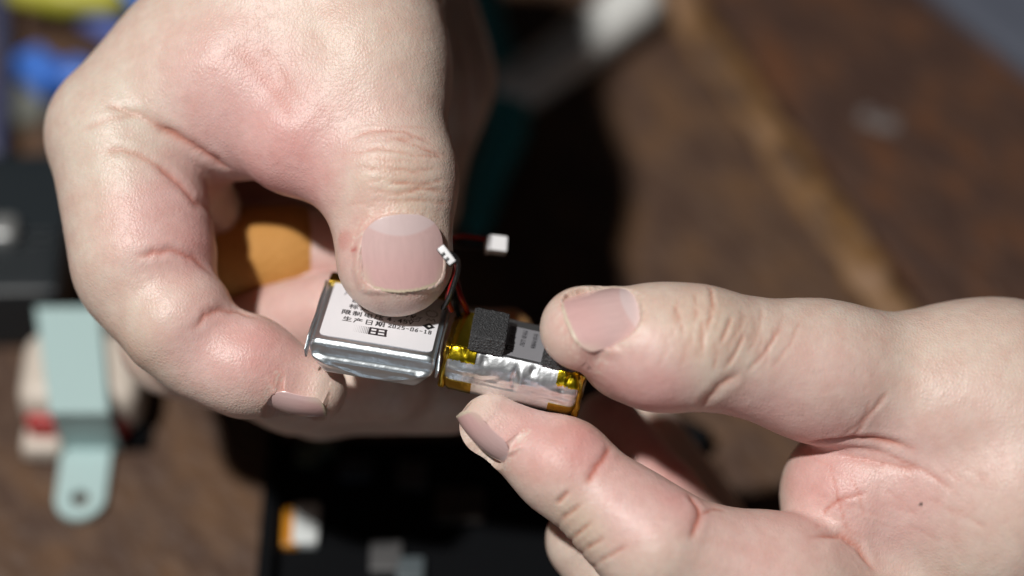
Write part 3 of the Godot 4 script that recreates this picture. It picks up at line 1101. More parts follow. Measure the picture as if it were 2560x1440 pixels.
# the white label: 19.8 x 18 mm, 32 pixels a millimetre; y runs from the back edge (0) to the front edge
func label_print() -> ImageTexture:
	const S := 32.0
	const D := 18.0
	var im := Image.create(int(19.8 * S), int(D * S), false, Image.FORMAT_RGB8)
	im.fill(Color(0.93, 0.93, 0.95))
	var ink := Color(0.07, 0.065, 0.08)
	var grey := Color(0.30, 0.29, 0.32)
	ink_line(im, Vector2(2.6, D - 15.7) * S, Vector2(11, D - 15.7) * S, 0.14 * S, grey)
	for k in 3:      # a ring mark at the head of the label
		for i in 24:
			var a := Vector2.from_angle(TAU * i / 24) * (1.0 - k * 0.28)
			var b := Vector2.from_angle(TAU * (i + 1) / 24) * (1.0 - k * 0.28)
			if k < 2: ink_line(im, (Vector2(3.9, D - 17.0) + a) * S, (Vector2(3.9, D - 17.0) + b) * S, 0.12 * S, grey)
	var T := 0.19 * S
	var H := 1.45 * S
	write_line(im, ["chan", "pin"], 2.2 * S, (D - 15.2) * S, 1.5 * S, H, 2.1 * S, T * 0.8, grey)
	write_line(im, ["e", "ding", "dian", "ya"], 3.9 * S, (D - 13.2) * S, 1.55 * S, H, 2.05 * S, T, ink)
	write_line(im, ["biao", "ding", "dian", "ya", ":"], 3.7 * S, (D - 11.1) * S, 1.55 * S, H, 2.05 * S, T, ink)
	write_line(im, ["3", ".", "8", "7", "V"], 10.4 * S, (D - 11.0) * S, 1.0 * S, H * 0.9, 1.05 * S, T, ink)
	write_line(im, ["xian", "zhi", "dian", "ya", ":"], 2.7 * S, (D - 9.0) * S, 1.6 * S, H, 1.95 * S, T, ink)
	write_line(im, ["4", ".", "4", "5", "V"], 10.7 * S, (D - 8.9) * S, 0.92 * S, H * 0.88, 0.95 * S, T, ink)
	write_line(im, ["sheng", "chan", "ri", "qi", ":"], 3.2 * S, (D - 6.9) * S, 1.6 * S, H, 1.95 * S, T, ink)
	write_line(im, ["2", "0", "2", "5", "-", "0", "6", "-", "1", "8"], 11.2 * S, (D - 6.8) * S, 0.68 * S, H * 0.88, 0.79 * S, T * 0.95, ink)
	# diamond mark with a white notch, and two small outline marks
	var d := Vector2(18.2, D - 8.0) * S
	ink_poly(im, PackedVector2Array([d + Vector2(-1.15, 0) * S, d + Vector2(0, -1.1) * S, d + Vector2(1.15, 0) * S, d + Vector2(0, 1.1) * S]), ink)
	ink_poly(im, PackedVector2Array([d + Vector2(-0.35, -0.1) * S, d + Vector2(0, -0.5) * S, d + Vector2(0.4, -0.1) * S, d + Vector2(0.1, 0.25) * S]), Color(0.9, 0.9, 0.9))
	var q := Vector2(15.6, D - 9.6) * S
	for e in [[-.9, -.7, .9, -.7], [-.9, -.7, -.6, .7], [.9, -.7, .6, .7], [-.6, .7, .6, .7], [-1.1, .9, 1.1, -.9], [-.3, .1, .3, .1]]:
		ink_line(im, q + Vector2(e[0], e[1]) * S, q + Vector2(e[2], e[3]) * S, 0.12 * S, grey)
	for i in 20:
		var a := Vector2.from_angle(TAU * i / 20) * 1.0
		var b := Vector2.from_angle(TAU * (i + 1) / 20) * 1.0
		ink_line(im, (Vector2(18.2, D - 12.2) + a) * S, (Vector2(18.2, D - 12.2) + b) * S, 0.14 * S, grey)
	for e in [[-.8, .5, -.4, -.3], [-.4, -.3, 0, .3], [0, .3, .5, -.4], [.5, -.4, .8, .5]]:
		ink_line(im, (Vector2(18.3, D - 10.2) + Vector2(e[0], e[1])) * S, (Vector2(18.3, D - 10.2) + Vector2(e[2], e[3])) * S, 0.12 * S, grey)
	# a maker's grid mark fading to dots on its left
	var g := Vector2(8.6, D - 3.6) * S
	for e in [[-.2, -.95, 2.6, -.95], [-.2, .95, 2.7, .95], [-.2, 0, 2.6, 0], [-.2, -.95, -.2, .95], [1.1, -.95, 1.1, .95], [2.5, -.95, 2.65, .95]]:
		ink_line(im, g + Vector2(e[0], e[1]) * S, g + Vector2(e[2], e[3]) * S, 0.42 * S, Color(0.17, 0.15, 0.17))
	for i in 9:
		for j in 7:
			var s := 0.20 - i * 0.018
			var c := g + Vector2(-0.6 - i * 0.3, -0.95 + j * 0.32) * S
			ink_line(im, c, c + Vector2(0.02, 0) * S, s * S, Color(0.25, 0.23, 0.25).lerp(Color(0.7, 0.7, 0.72), i / 9.0))
	return ImageTexture.create_from_image(im)

# faint printing straight on the foil of the second cell: rows of tiny marks that run along its short side
func foil_print() -> ImageTexture:
	const S := 36.0
	var im := Image.create(int(7.0 * S), int(10.0 * S), false, Image.FORMAT_RGB8)
	im.fill(Color(0.64, 0.64, 0.665))
	var r := RandomNumberGenerator.new()
	r.seed = 4
	for c in [[0.9, [[0.5, 2.2], [3.0, 6.2]]], [3.0, [[0.7, 3.4], [3.9, 6.2]]], [5.0, [[1.0, 6.0]]]]:
		for span in c[1]:
			var y: float = span[0]
			while y < span[1]:
				var e := 0.18 + r.randf() * 0.12
				ink_line(im, Vector2(c[0] - 0.42, y) * S, Vector2(c[0] + 0.42, y) * S, 0.10 * S, Color(0.24, 0.24, 0.26))
				if r.randf() < 0.7: ink_line(im, Vector2(c[0] + (0.42 if r.randf() < 0.5 else -0.42), y) * S, Vector2(c[0] + r.randf_range(-0.3, 0.3), y + e) * S, 0.10 * S, Color(0.26, 0.26, 0.28))
				if r.randf() < 0.6: ink_line(im, Vector2(c[0] + 0.1, y) * S, Vector2(c[0] + 0.1, y + e) * S, 0.10 * S, Color(0.3, 0.3, 0.32))
				y += e + 0.08
	# one bold mark
	for e in [[.5, 6.9, 1.4, 6.9], [.5, 6.9, .5, 8.2], [.5, 8.2, 1.4, 8.2], [.9, 7.5, 1.5, 7.5], [.3, 7.6, .6, 8.4]]:
		ink_line(im, Vector2(e[0], e[1]) * S, Vector2(e[2], e[3]) * S, 0.24 * S, Color(0.12, 0.12, 0.13))
	return ImageTexture.create_from_image(im)

# ---------------------------------------------------------------- pouch cells
# A cell's own axes: x along its front edge, y up out of its top face, z towards its front; the origin is the front left corner of the top face.
# The wall runs from the back of the top face (v = 0) over the front to the back of the bottom face (v = 1).
class Pouch:
	var w: float
	var l: float
	var t: float
	var ends := 1.0
	var pinch := 0.25
	var wr: Array = []        # wrinkles: [x, v, length along x, length along v, height]
	var profile: Array = []   # front profile: [depth down, out]
	var noise := FastNoiseLite.new()
	var rough := 0.0

	func at(u: float, v: float, off := 0.0) -> Vector3:
		var p := raw(u, v)
		if off != 0.0:
			var e := 0.004
			var a := raw(clampf(u + e, 0, 1), v) - raw(clampf(u - e, 0, 1), v)
			var b := raw(u, clampf(v + e, 0, 1)) - raw(u, clampf(v - e, 0, 1))
			p += b.cross(a).normalized() * off
		return p

	func raw(u: float, v: float) -> Vector3:
		var y := 0.0
		var z := 0.0
		if v < 0.35:
			z = -l * (1.0 - v / 0.35)
			y = 0.0
		elif v < 0.75:
			var q := (v - 0.35) / 0.4 * (profile.size() - 1)
			var i := mini(int(q), profile.size() - 2)
			var f := q - i
			var p0: Array = profile[maxi(i - 1, 0)]
			var p1: Array = profile[i]
			var p2: Array = profile[i + 1]
			var p3: Array = profile[mini(i + 2, profile.size() - 1)]
			y = cubic_interpolate(p1[0], p2[0], p0[0], p3[0], f)
			z = cubic_interpolate(p1[1], p2[1], p0[1], p3[1], f)
			y = -y * t
		else:
			z = lerpf(profile[profile.size() - 1][1], -l, (v - 0.75) / 0.25)
			y = -t
		var x := u * w
		var edge := minf(x, w - x)
		# the top sinks a little towards its rim and the corners round off
		var k := clampf(1.0 - edge / ends, 0.0, 1.0)
		var c := 1.0 - (1.0 - sqrt(maxf(1.0 - k * k, 0.0))) * 0.32
		var cy := -t * 0.5
		y = cy + (y - cy) * c
		z = -l * 0.5 + (z + l * 0.5) * (1.0 - (1.0 - c) * 0.5 * (t / l))
		var s := 1.0 - pinch * smoothstep(0.35, 1.0, -y / t)
		x = w * 0.5 + (x - w * 0.5) * s
		var bump := 0.0
		for q in wr:
			var dx: float = (u * w - q[0]) / q[2]
			var dv: float = (v - q[1] - (q[5] if q.size() > 5 else 0.0) * (u * w - q[0])) / q[3]
			bump += q[4] * exp(-dx * dx - dv * dv)
		if rough > 0.0 and v > 0.3: bump += noise.get_noise_2d(u * w * 3.0, v * 40.0) * rough * smoothstep(0.3, 0.4, v)
		var outw := Vector3(0, 0, 1) if v > 0.42 else Vector3(0, 1, 0.5).normalized()
		if v < 0.33: outw = Vector3.UP
		return Vector3(x, y, z) + outw * bump

func pouch_patch(p: Pouch, u0: float, u1: float, v0: float, v1: float, nu: int, nv: int, off := 0.0, jag := 0.0, uv := false, caps := false) -> ArrayMesh:
	var v := PackedVector3Array()
	var uvs := PackedVector2Array()
	noise.frequency = 1.3
	noise.seed = 77
	for i in nv + 1:
		for j in nu + 1:
			var a := lerpf(u0, u1, float(j) / nu)
			var vv1 := v1 + noise.get_noise_2d(a * p.w * 6.0, 2.0) * jag
			var b := lerpf(v0, vv1, float(i) / nv)
			v.append(p.at(a, b, off))
			uvs.append(Vector2(float(j) / nu, float(i) / nv))
	var f := grid(v, nv + 1, nu + 1, false, false)
	if caps:
		for e in 2:
			var j := 0 if e == 0 else nu
			var mid := v.size()
			var sum := Vector3.ZERO
			for i in nv + 1: sum += v[i * (nu + 1) + j]
			v.append(sum / (nv + 1) + Vector3(-0.25 if e == 0 else 0.25, 0, 0))
			uvs.append(Vector2.ZERO)
			for i in nv + 1:
				var a := i * (nu + 1) + j
				var b := ((i + 1) % (nv + 1)) * (nu + 1) + j
				if e == 0: f.append_array([mid, a, b])
				else: f.append_array([mid, b, a])
		for j in nu:      # close the back
			var a := j
			var b := j + 1
			var c := nv * (nu + 1) + j
			f.append_array([a, c, b, b, c, c + 1])
	if off > 0.0:
		# an applied film: give it an underside so that it has an edge
		var n := v.size()
		for i in nv + 1:
			for j in nu + 1:
				var a := lerpf(u0, u1, float(j) / nu)
				var vv1 := v1 + noise.get_noise_2d(a * p.w * 6.0, 2.0) * jag
				v.append(p.at(a, lerpf(v0, vv1, float(i) / nv), off * 0.35))
				uvs.append(Vector2(float(j) / nu, float(i) / nv))
		f.append_array(grid(v, nv + 1, nu + 1, false, true, n))
		var rim := PackedInt32Array()
		for j in nu + 1: rim.append(j)
		for i in range(1, nv + 1): rim.append(i * (nu + 1) + nu)
		for j in range(nu - 1, -1, -1): rim.append(nv * (nu + 1) + j)
		for i in range(nv - 1, 0, -1): rim.append(i * (nu + 1))
		for i in rim.size():
			var a := rim[i]
			var b := rim[(i + 1) % rim.size()]
			f.append_array([a, a + n, b, b, a + n, b + n])
	return commit(v, f, true, PackedColorArray(), uvs if uv else PackedVector2Array())

# where a cell lies: the front left corner of its top face, its front edge and the direction to its back, in focus-plane mm
func cell_frame(corner: Vector3, along: Vector3, back: Vector3) -> Transform3D:
	var x := along.normalized()
	var z := -(back - x * back.dot(x)).normalized()
	var y := z.cross(x)
	var b := Basis(x, y, z)
	return Transform3D(frame * b, world(corner))

func foil_material(key: String, c: Color, rough: float, bump: float) -> StandardMaterial3D:
	var m := mat(key, c, rough, 1.0)
	m.heightmap_enabled = true
	m.heightmap_texture = noise_tex(FastNoiseLite.TYPE_SIMPLEX_SMOOTH, 0.02, 13, 512, 4)
	m.heightmap_scale = bump
	triplanar(m, 90.0)
	return m

func wire(parent: Node3D, called: String, pix: Array, r: float, m: Material) -> void:
	var inv := parent.transform.affine_inverse()
	var q := PackedVector3Array()
	for p in pix: q.append(inv * world(V(p[0], p[1], p[2])) / MM)
	put(called, tube(q, [r], 10), m, parent)

func batteries() -> void:
	var foil := foil_material("foil", lin(0.72, 0.78, 0.82), 0.42, 0.003)
	var foil2 := foil_material("crinkled_foil", lin(0.88, 0.91, 0.94), 0.40, 0.003)
	var amber := foil_material("amber_film", lin(0.88, 0.66, 0.03), 0.28, 0.004)
	var amber2 := foil_material("dark_amber_film", lin(0.42, 0.27, 0.04), 0.3, 0.004)
	var red := mat("red_wire", lin(0.28, 0.008, 0.008), 0.4)
	var black := mat("black_wire", lin(0.012, 0.012, 0.013), 0.4)
	var white := mat("white_plastic", lin(0.78, 0.78, 0.80), 0.4)
	var dark := mat("dark_plastic", lin(0.015, 0.016, 0.018), 0.4)
	# ---- the larger cell with the white label
	var xf := cell_frame(V(777, 843, -0.3), Vector3(290, -47, 7), Vector3(25, 130, -211))
	var bat := thing("pouch_battery", "silver pouch battery with a white printed label, under the thumb", "battery", xf, "pouch batteries")
	var p := Pouch.new()
	p.w = 21.6
	p.l = 19.5
	p.t = 7.2
	p.ends = 1.6
	p.pinch = 0.21
	p.profile = [[0.0, -0.6], [0.03, -0.1], [0.12, 0.36], [0.26, 0.30], [0.40, 0.16], [0.50, 0.52], [0.57, 0.54], [0.68, 0.20], [0.80, 0.02], [0.92, -0.25], [1.0, -1.1]]
	p.wr = [[2.5, 0.62, 1.2, 0.03, 0.35, 0.01], [6.0, 0.66, 2.4, 0.02, 0.3, 0.012], [16.5, 0.665, 2.0, 0.02, 0.3, -0.01], [11.0, 0.47, 6.0, 0.02, -0.15], [19.5, 0.6, 1.0, 0.05, 0.3, -0.02], [10.5, 0.70, 3.0, 0.015, 0.22], [1.5, 0.5, 0.8, 0.05, -0.3]]
	p.rough = 0.05
	p.noise.seed = 3
	p.noise.frequency = 0.12
	put("pouch", pouch_patch(p, 0, 1, 0, 1, 90, 110, 0.0, 0.0, false, true), foil, bat)
	# the label: a rounded sheet lying on the top face
	var lab := mat("label_print", Color.WHITE, 0.42)
	lab.albedo_texture = label_print()
	lab.texture_repeat = false
	var lv := PackedVector3Array()
	var luv := PackedVector2Array()
	var lw := 19.6
	var ll := 17.8
	var cr := 1.1
	var n := 40
	for layer in 2:
		for i in n + 1:
			for j in n + 1:
				var a := 0.5 - 0.5 * cos(PI * j / n)
				var b := 0.5 - 0.5 * cos(PI * i / n)
				var z := lerpf(-ll, 0.0, b)
				var inset := 0.0
				var ez := minf(z + ll, -z)
				if ez < cr: inset = cr - sqrt(maxf(cr * cr - pow(cr - ez, 2.0), 0.0))
				var x := lerpf(inset, lw - inset, a)
				lv.append(Vector3(1.15 + x, (0.13 if layer == 0 else 0.05) - 0.10 * pow((x - lw * 0.5) / lw * 2.0, 4.0), -1.15 + z))
				luv.append(Vector2(x / lw, (z + ll) / ll))
	var lf := grid(lv, n + 1, n + 1, false, false)
	lf.append_array(grid(lv, n + 1, n + 1, false, true, (n + 1) * (n + 1)))
	tag(put("label", commit(lv, lf, true, PackedColorArray(), luv), lab, bat), "white rounded label with black printed writing")
	# folded seals along both sides, their front tips standing clear
	for s in [0, 1]:
		var sv := PackedVector3Array()
		var rows := 40
		for i in rows + 1:
			var ty := float(i) / rows
			var z := lerpf(-19.0, 0.55, ty)
			var curl := smoothstep(0.86, 1.0, ty)
			var hgt := lerpf(2.6, 1.5, curl)
			var top := lerpf(0.10, -1.6, smoothstep(0.9, 1.0, ty)) - 0.25 + sin(ty * 9.0) * 0.05
			var x0 := -0.35 - curl * 0.25 + sin(ty * 14.0) * 0.04
			for q in [[x0 - 0.32, top - 0.1], [x0 - 0.22, top + 0.02], [x0, top - 0.06], [x0 + 0.12, top - hgt * 0.5], [x0 + 0.25, top - hgt], [x0 - 0.02, top - hgt - 0.1], [x0 - 0.2, top - hgt * 0.6]]:
				sv.append(Vector3(q[0] if s == 0 else p.w - q[0], q[1] - curl * 0.4, z))
		var sf := grid(sv, rows + 1, 7, true, s == 1)
		for e in [0, rows]:
			for k in range(1, 6): sf.append_array([e * 7, e * 7 + k, e * 7 + k + 1] if (e == 0) == (s == 1) else [e * 7, e * 7 + k + 1, e * 7 + k])
		put("folded_seal", commit(sv, sf), foil, bat)
	# amber tape round the terminal end at the back
	put("terminal_tape", block(Vector3(10.9, 0.85, 1.7), 0.5, 10, 0.2, 0.5, 4), amber2, bat, Transform3D(Basis(), Vector3(10.8, -0.55, -19.9) * MM))
	# its two wires and the small two-hole plug lying against the thumbnail
	wire(bat, "black_wire", [[1108, 770, 6], [1124, 742, 3], [1136, 706, 1], [1146, 672, -1], [1142, 646, -2.4], [1128, 634, -3]], 0.46, black)
	wire(bat, "red_wire", [[1128, 775, 7], [1118, 744, 4], [1130, 712, 2], [1142, 684, 0.5], [1140, 660, -1.4], [1127, 643, -2.4]], 0.46, red)
	var cx := Vector3(0.60, -0.78, 0.10).normalized()
	var cz := Vector3(-0.15, 0.25, 0.95)
	cz = (cz - cx * cz.dot(cx)).normalized()
	var cf := Basis(cx, cz.cross(cx), cz)
	var plug := put("plug", block(Vector3(1.85, 0.78, 0.55), 0.1, 4), dark, bat, xf.affine_inverse() * Transform3D(frame * cf, world(V(1117, 639, -4.0))))
	tag(plug, "tiny white faced plug with two black holes")
	put("plug_face", block(Vector3(1.72, 0.66, 0.16), 0.06, 3), white, plug, Transform3D(Basis(), Vector3(-0.05, 0.02, 0.62) * MM))
	for e in [-0.45, 0.62]:
		put("plug_hole", block(Vector3(0.30, 0.34, 0.06), 0.03, 2), dark, plug, Transform3D(Basis(), Vector3(e, -0.34, 0.775) * MM))
	# ---- the smaller cell with two foam pads
	xf = cell_frame(V(1122, 862, 0.5), Vector3(335, -74, 12), Vector3(29, 85, -172))
	bat = thing("pouch_battery", "crinkled silver pouch battery with amber tape and two black foam pads", "battery", xf, "pouch batteries")
	p = Pouch.new()
	p.w = 23.4
	p.l = 14.0
	p.t = 9.0
	p.ends = 1.3
	p.pinch = 0.015
	p.profile = [[0.0, -1.3], [0.03, -0.55], [0.12, 0.0], [0.25, 0.45], [0.38, 0.62], [0.46, 0.75], [0.55, 0.55], [0.66, 0.6], [0.78, 0.35], [0.9, -0.1], [1.0, -1.0]]
	p.rough = 0.15
	p.noise.seed = 8
	p.noise.frequency = 0.07
	p.wr = [[12.2, 0.53, 0.5, 0.07, -0.55, 0.006], [13.3, 0.52, 0.7, 0.08, 0.4, 0.006], [8.5, 0.56, 1.4, 0.03, -0.3, -0.012], [6.5, 0.44, 0.6, 0.04, -0.25, 0.01], [16.5, 0.5, 1.5, 0.03, 0.25, 0.01], [20.5, 0.52, 0.8, 0.05, -0.35, 0.01], [10.0, 0.62, 4.0, 0.01, -0.2], [19.0, 0.64, 2.0, 0.012, -0.25], [3.5, 0.45, 1.0, 0.03, 0.3, 0.01], [2.4, 0.40, 0.5, 0.02, 0.35, 0.02], [21.3, 0.44, 0.5, 0.03, -0.4, -0.02], [20.6, 0.41, 0.7, 0.02, 0.3, 0.015], [15.0, 0.44, 0.5, 0.03, -0.3, -0.01]]
	put("pouch", pouch_patch(p, 0, 1, 0, 1, 110, 120, 0.0, 0.0, false, true), foil2, bat)
	var pr := mat("foil_print", Color.WHITE, 0.38, 0.25)
	pr.albedo_texture = foil_print()
	pr.texture_repeat = false
	put("printed_panel", pouch_patch(p, 9.2 / p.w, 16.0 / p.w, 0.06, 0.325, 24, 30, 0.035, 0.0, true), pr, bat)
	put("tape_strip", pouch_patch(p, 0.0, 0.215, 0.02, 0.475, 30, 60, 0.09, 0.012), amber, bat)
	put("tape_strip", pouch_patch(p, 0.825, 1.0, 0.02, 0.49, 26, 60, 0.09, 0.014), amber, bat)
	put("tape_strip", pouch_patch(p, 0.0, 0.215, 0.64, 0.80, 30, 24, 0.10, 0.006), amber2, bat)
	put("tape_strip", pouch_patch(p, 0.80, 1.0, 0.655, 0.80, 26, 24, 0.12, 0.006), amber2, bat)
	# crumpled ends of the tape round the short sides
	put("tape_end", block(Vector3(0.55, 4.3, 5.6), 0.45, 12, 0.55, 0.55, 5), amber2, bat, Transform3D(Basis(), Vector3(-0.1, -4.5, -5.6) * MM))
	put("tape_end", block(Vector3(0.55, 4.3, 5.6), 0.45, 12, 0.6, 0.6, 6), amber2, bat, Transform3D(Basis(), Vector3(23.5, -4.5, -5.6) * MM))
	var foam := mat("foam", lin(0.030, 0.032, 0.036), 0.62)
	foam.heightmap_enabled = true
	foam.heightmap_texture = noise_tex(FastNoiseLite.TYPE_CELLULAR, 0.06, 17, 512, 2)
	foam.heightmap_scale = 0.05
	foam.metallic_specular = 0.9
	triplanar(foam, 70.0)
	put("foam_pad", block(Vector3(3.05, 1.5, 5.2), 0.25, 34, 0.22, 1.6, 12), foam, bat, Transform3D(Basis(Vector3.UP, 0.06), Vector3(6.1, 1.5, -5.0) * MM))
	put("foam_pad", block(Vector3(3.0, 1.4, 5.2), 0.25, 34, 0.22, 1.6, 14), foam, bat, Transform3D(Basis(Vector3.UP, -0.02), Vector3(19.2, 1.4, -5.0) * MM))
	wire(bat, "red_wire", [[1172, 792, 12], [1164, 768, 11], [1152, 740, 10], [1142, 705, 12], [1120, 650, 22], [1128, 600, 26], [1150, 590, 24], [1185, 592, 23], [1222, 599, 22]], 0.48, red)
	wire(bat, "black_wire", [[1150, 796, 12], [1140, 765, 12], [1136, 730, 13], [1118, 660, 24], [1126, 618, 28], [1160, 618, 26], [1220, 620, 24]], 0.48, black)
	var k := xf.affine_inverse() * Transform3D(frame * Basis.from_euler(Vector3(-0.35, 0.2, -0.12)), world(V(1241, 612, 22)))
	plug = put("plug", block(Vector3(1.85, 1.5, 1.1), 0.22, 6), white, bat, k)
	tag(plug, "white plastic plug on a red wire against the black shadow")
	put("plug_lip", block(Vector3(0.35, 1.3, 1.25), 0.12, 4), white, plug, Transform3D(Basis(), Vector3(-1.6, -0.35, 0.1) * MM))

# ---------------------------------------------------------------- the table and what lies on it (all out of focus)
func wood_material(key: String, c1: Color, c2: Color, c3: Color, sd: int, rough := 0.55) -> StandardMaterial3D:
	var m := mat(key, Color.WHITE, rough)
	m.albedo_texture = noise_tex(FastNoiseLite.TYPE_SIMPLEX_SMOOTH, 0.012, sd, 512, 5, ramp([c1, c2, c3], [0.25, 0.5, 0.78]))
	triplanar(m, 1.0)
	m.uv1_scale = Vector3(11.0, 11.0, 6.0)
	m.heightmap_enabled = true
	m.heightmap_texture = noise_tex(FastNoiseLite.TYPE_SIMPLEX, 0.03, sd + 1, 512, 4)
	m.heightmap_scale = 0.05
	return m

func flat_on_table(mid: Vector3, turn: float, tilt := 0.0, roll := 0.0) -> Transform3D:
	return Transform3D(Basis.from_euler(Vector3(tilt, turn, roll)), mid * MM)

func table() -> void:
	# boards run along the line of the worn edge
	var p0 := on_table(1690, 0)
	var p1 := on_table(2210, 760)
	var dir := (p1 - p0)
	dir.y = 0
	dir = dir.normalized()
	var across := Vector3.UP.cross(dir)
	if across.x < 0: across = -across
	var basis := Basis(across, Vector3.UP, across.cross(Vector3.UP))
	var top := Node3D.new()
	top.name = "table_top"
	top.transform = Transform3D(basis, Vector3(p0.x, 0, p0.z) * MM)
	add_child(top, true)
	tag(top, "", "", "", "structure")
	var wl := wood_material("board_left", lin(0.070, 0.038, 0.025), lin(0.092, 0.052, 0.033), lin(0.122, 0.064, 0.033), 40)
	var wr := wood_material("board_right", lin(0.052, 0.026, 0.018), lin(0.068, 0.034, 0.022), lin(0.105, 0.042, 0.018), 50)
	var we := wood_material("worn_wood", lin(0.075, 0.042, 0.026), lin(0.17, 0.085, 0.028), lin(0.26, 0.155, 0.09), 60)
	# long sheets of wood, slightly uneven
	var edges := [-420.0, -255.0, -150.0, -4.0]
	put("plank", block(Vector3(400, 9, 420), 1.5, 12, 0.0), wl, top, Transform3D(Basis(), Vector3(-404.0, -9, 0) * MM))
	put("plank", block(Vector3(300, 9, 420), 1.5, 12, 0.0), wr, top, Transform3D(Basis(), Vector3(307.0, -8, 0) * MM))
	# the worn rounded edge of the right-hand board
	var v := PackedVector3Array()
	noise.seed = 61
	noise.frequency = 0.06
	var rows := 240
	for i in rows + 1:
		var z := lerpf(-420, 420, float(i) / rows)
		for j in 13:
			var a := PI * j / 12.0
			var wd := 5.4 + noise.get_noise_2d(z, 0.0) * 2.2
			v.append(Vector3(1.0 - cos(a) * wd + noise.get_noise_2d(z, 50.0) * 1.2, sin(a) * (2.6 + noise.get_noise_2d(z * 2.0, j * 3.0) * 0.7) - 0.4, z))
	put("worn_edge", commit(v, grid(v, rows + 1, 13, false, true)), we, top)

func clutter() -> void:
	var black := mat("black_case", lin(0.0035, 0.004, 0.005), 0.55)
	black.metallic_specular = 0.2
	var char_ := mat("charcoal", lin(0.012, 0.017, 0.021), 0.45)
	var aqua := mat("aqua_paint", lin(0.42, 0.57, 0.57), 0.45)
	var blue := mat("blue_plastic", lin(0.06, 0.19, 0.66), 0.35)
	var laven := mat("lavender_plastic", lin(0.11, 0.15, 0.42), 0.4)
	var yellow := mat("yellow_plastic", lin(0.52, 0.50, 0.06), 0.4)
	var cream := mat("cream_plastic", lin(0.60, 0.53, 0.46), 0.5)
	var redp := mat("red_plastic", lin(0.42, 0.018, 0.018), 0.4)
	var steel := mat("grey_metal", lin(0.35, 0.36, 0.36), 0.4, 0.6)
	var whitep := mat("white_tube", lin(0.74, 0.75, 0.73), 0.4)
	var teal := mat("teal_cloth", lin(0.03, 0.30, 0.34), 0.6)
	# --- the aqua bracket standing over a cream and red housing
	var b0 := on_table(205, 1040, 10)
	var br := thing("bracket", "pale aqua metal bracket with a rounded tab and a screw hole", "bracket", Transform3D(Basis(Vector3.UP, 0.0), Vector3(b0.x, 0, b0.z) * MM))
	var H := 18.0
	var z1 := on_table(205, 1030, H).z - b0.z
	var z0 := on_table(178, 765, H).z - b0.z
	var x0 := on_table(172, 765, H).x - b0.x
	var x1 := on_table(198, 1030, H).x - b0.x
	put("top_plate", slab(PackedVector2Array([Vector2(x0 - 7.0, z0), Vector2(x0 + 6.6, z0), Vector2(x1 + 6.0, z1), Vector2(x1 - 6.0, z1)]), 1.4, 0.3), aqua, br, Transform3D(Basis(), Vector3(0, H - 1.4, 0) * MM))
	# the front plate leans back under the top
	put("front_plate", block(Vector3(5.9, 8.2, 0.7), 0.3, 6), aqua, br, Transform3D(Basis(Vector3.RIGHT, deg_to_rad(9.0)), Vector3(x1, 9.0, z1 - 2.1) * MM))
	# tab with a hole: a ring-ended strip
	var tv := PackedVector3Array()
	var hole := 1.9
	var rt := 5.1
	var len := 14.5
	var n := 36
	for layer in 2:
		var y := 1.4 if layer == 0 else 0.0
		for i in n:
			var a := TAU * i / n
			var d := Vector2(cos(a), sin(a))
			var outp := d * rt
			if d.y < -0.05:      # towards the plate: run out to a straight end
				var m := maxf(absf(d.x) / rt, absf(d.y) / len)
				outp = d / m
			tv.append(Vector3(d.x * hole, y, d.y * hole))
			tv.append(Vector3(outp.x, y, outp.y))
	var tf := PackedInt32Array()
	for i in n:
		var a := i * 2
		var b := ((i + 1) % n) * 2
		var o := n * 2
		tf.append_array([a, a + 1, b, b, a + 1, b + 1])
		tf.append_array([o + a, o + b, o + a + 1, o + b, o + b + 1, o + a + 1])
		tf.append_array([a + 1, o + a + 1, b + 1, b + 1, o + a + 1, o + b + 1])
		tf.append_array([a, b, o + a, b, o + b, o + a])
	var tabc := on_table(200, 1245, 2.0) - Vector3(b0.x, 0, b0.z)
	put("tab", commit(tv, tf, false), aqua, br, Transform3D(Basis(), Vector3(tabc.x, 0.6, tabc.z) * MM))
	# --- the housing under the bracket
	var h0 := on_table(178, 1030, 18)
	var ho := thing("housing", "cream plastic housing with red side pieces under the aqua bracket", "electronic part", Transform3D(Basis(), Vector3(h0.x, 0, h0.z) * MM))
	put("body", block(Vector3(12.6, 6.8, 9.6), 4.6, 12), cream, ho, Transform3D(Basis(), Vector3(-0.2, 9.2, -14.6) * MM))
	put("red_piece", block(Vector3(4.2, 4.0, 2.2), 1.6, 6), redp, ho, Transform3D(Basis(), Vector3(-6.9, 6.6, -5.4) * MM))
	put("red_piece", block(Vector3(2.2, 3.0, 2.0), 1.2, 6), redp, ho, Transform3D(Basis(), Vector3(7.4, 7.0, -5.6) * MM))
	put("foot", block(Vector3(4.2, 2.6, 3.4), 1.6, 8), cream, ho, Transform3D(Basis(), Vector3(-8.2, 2.6, -3.6) * MM))
	put("base", block(Vector3(11.8, 1.6, 10.5), 0.8, 6), black, ho, Transform3D(Basis(), Vector3(1.6, 1.4, -13.6) * MM))
	# --- dark ribbed case on the left
	var c0 := on_table(20, 590, 14)
	var cs := thing("ribbed_case", "dark ribbed plastic case at the left edge with a grey knob", "case", Transform3D(Basis(Vector3.UP, 0.02), Vector3(c0.x, 0, c0.z) * MM))
	put("case_body", block(Vector3(15.5, 9.5, 20.0), 1.5, 8), char_, cs, Transform3D(Basis(), Vector3(-2.0, 9.5, 0) * MM))
	for i in 6:
		put("rib", block(Vector3(14.5, 0.8, 0.7), 0.4, 4), char_, cs, Transform3D(Basis(), Vector3(-2.0, 19.4, 4.0 + i * 2.6) * MM))
	put("knob", block(Vector3(3.4, 2.6, 3.6), 2.0, 8), steel, cs, Transform3D(Basis(), Vector3(0.6, 21.0, 5.0) * MM))
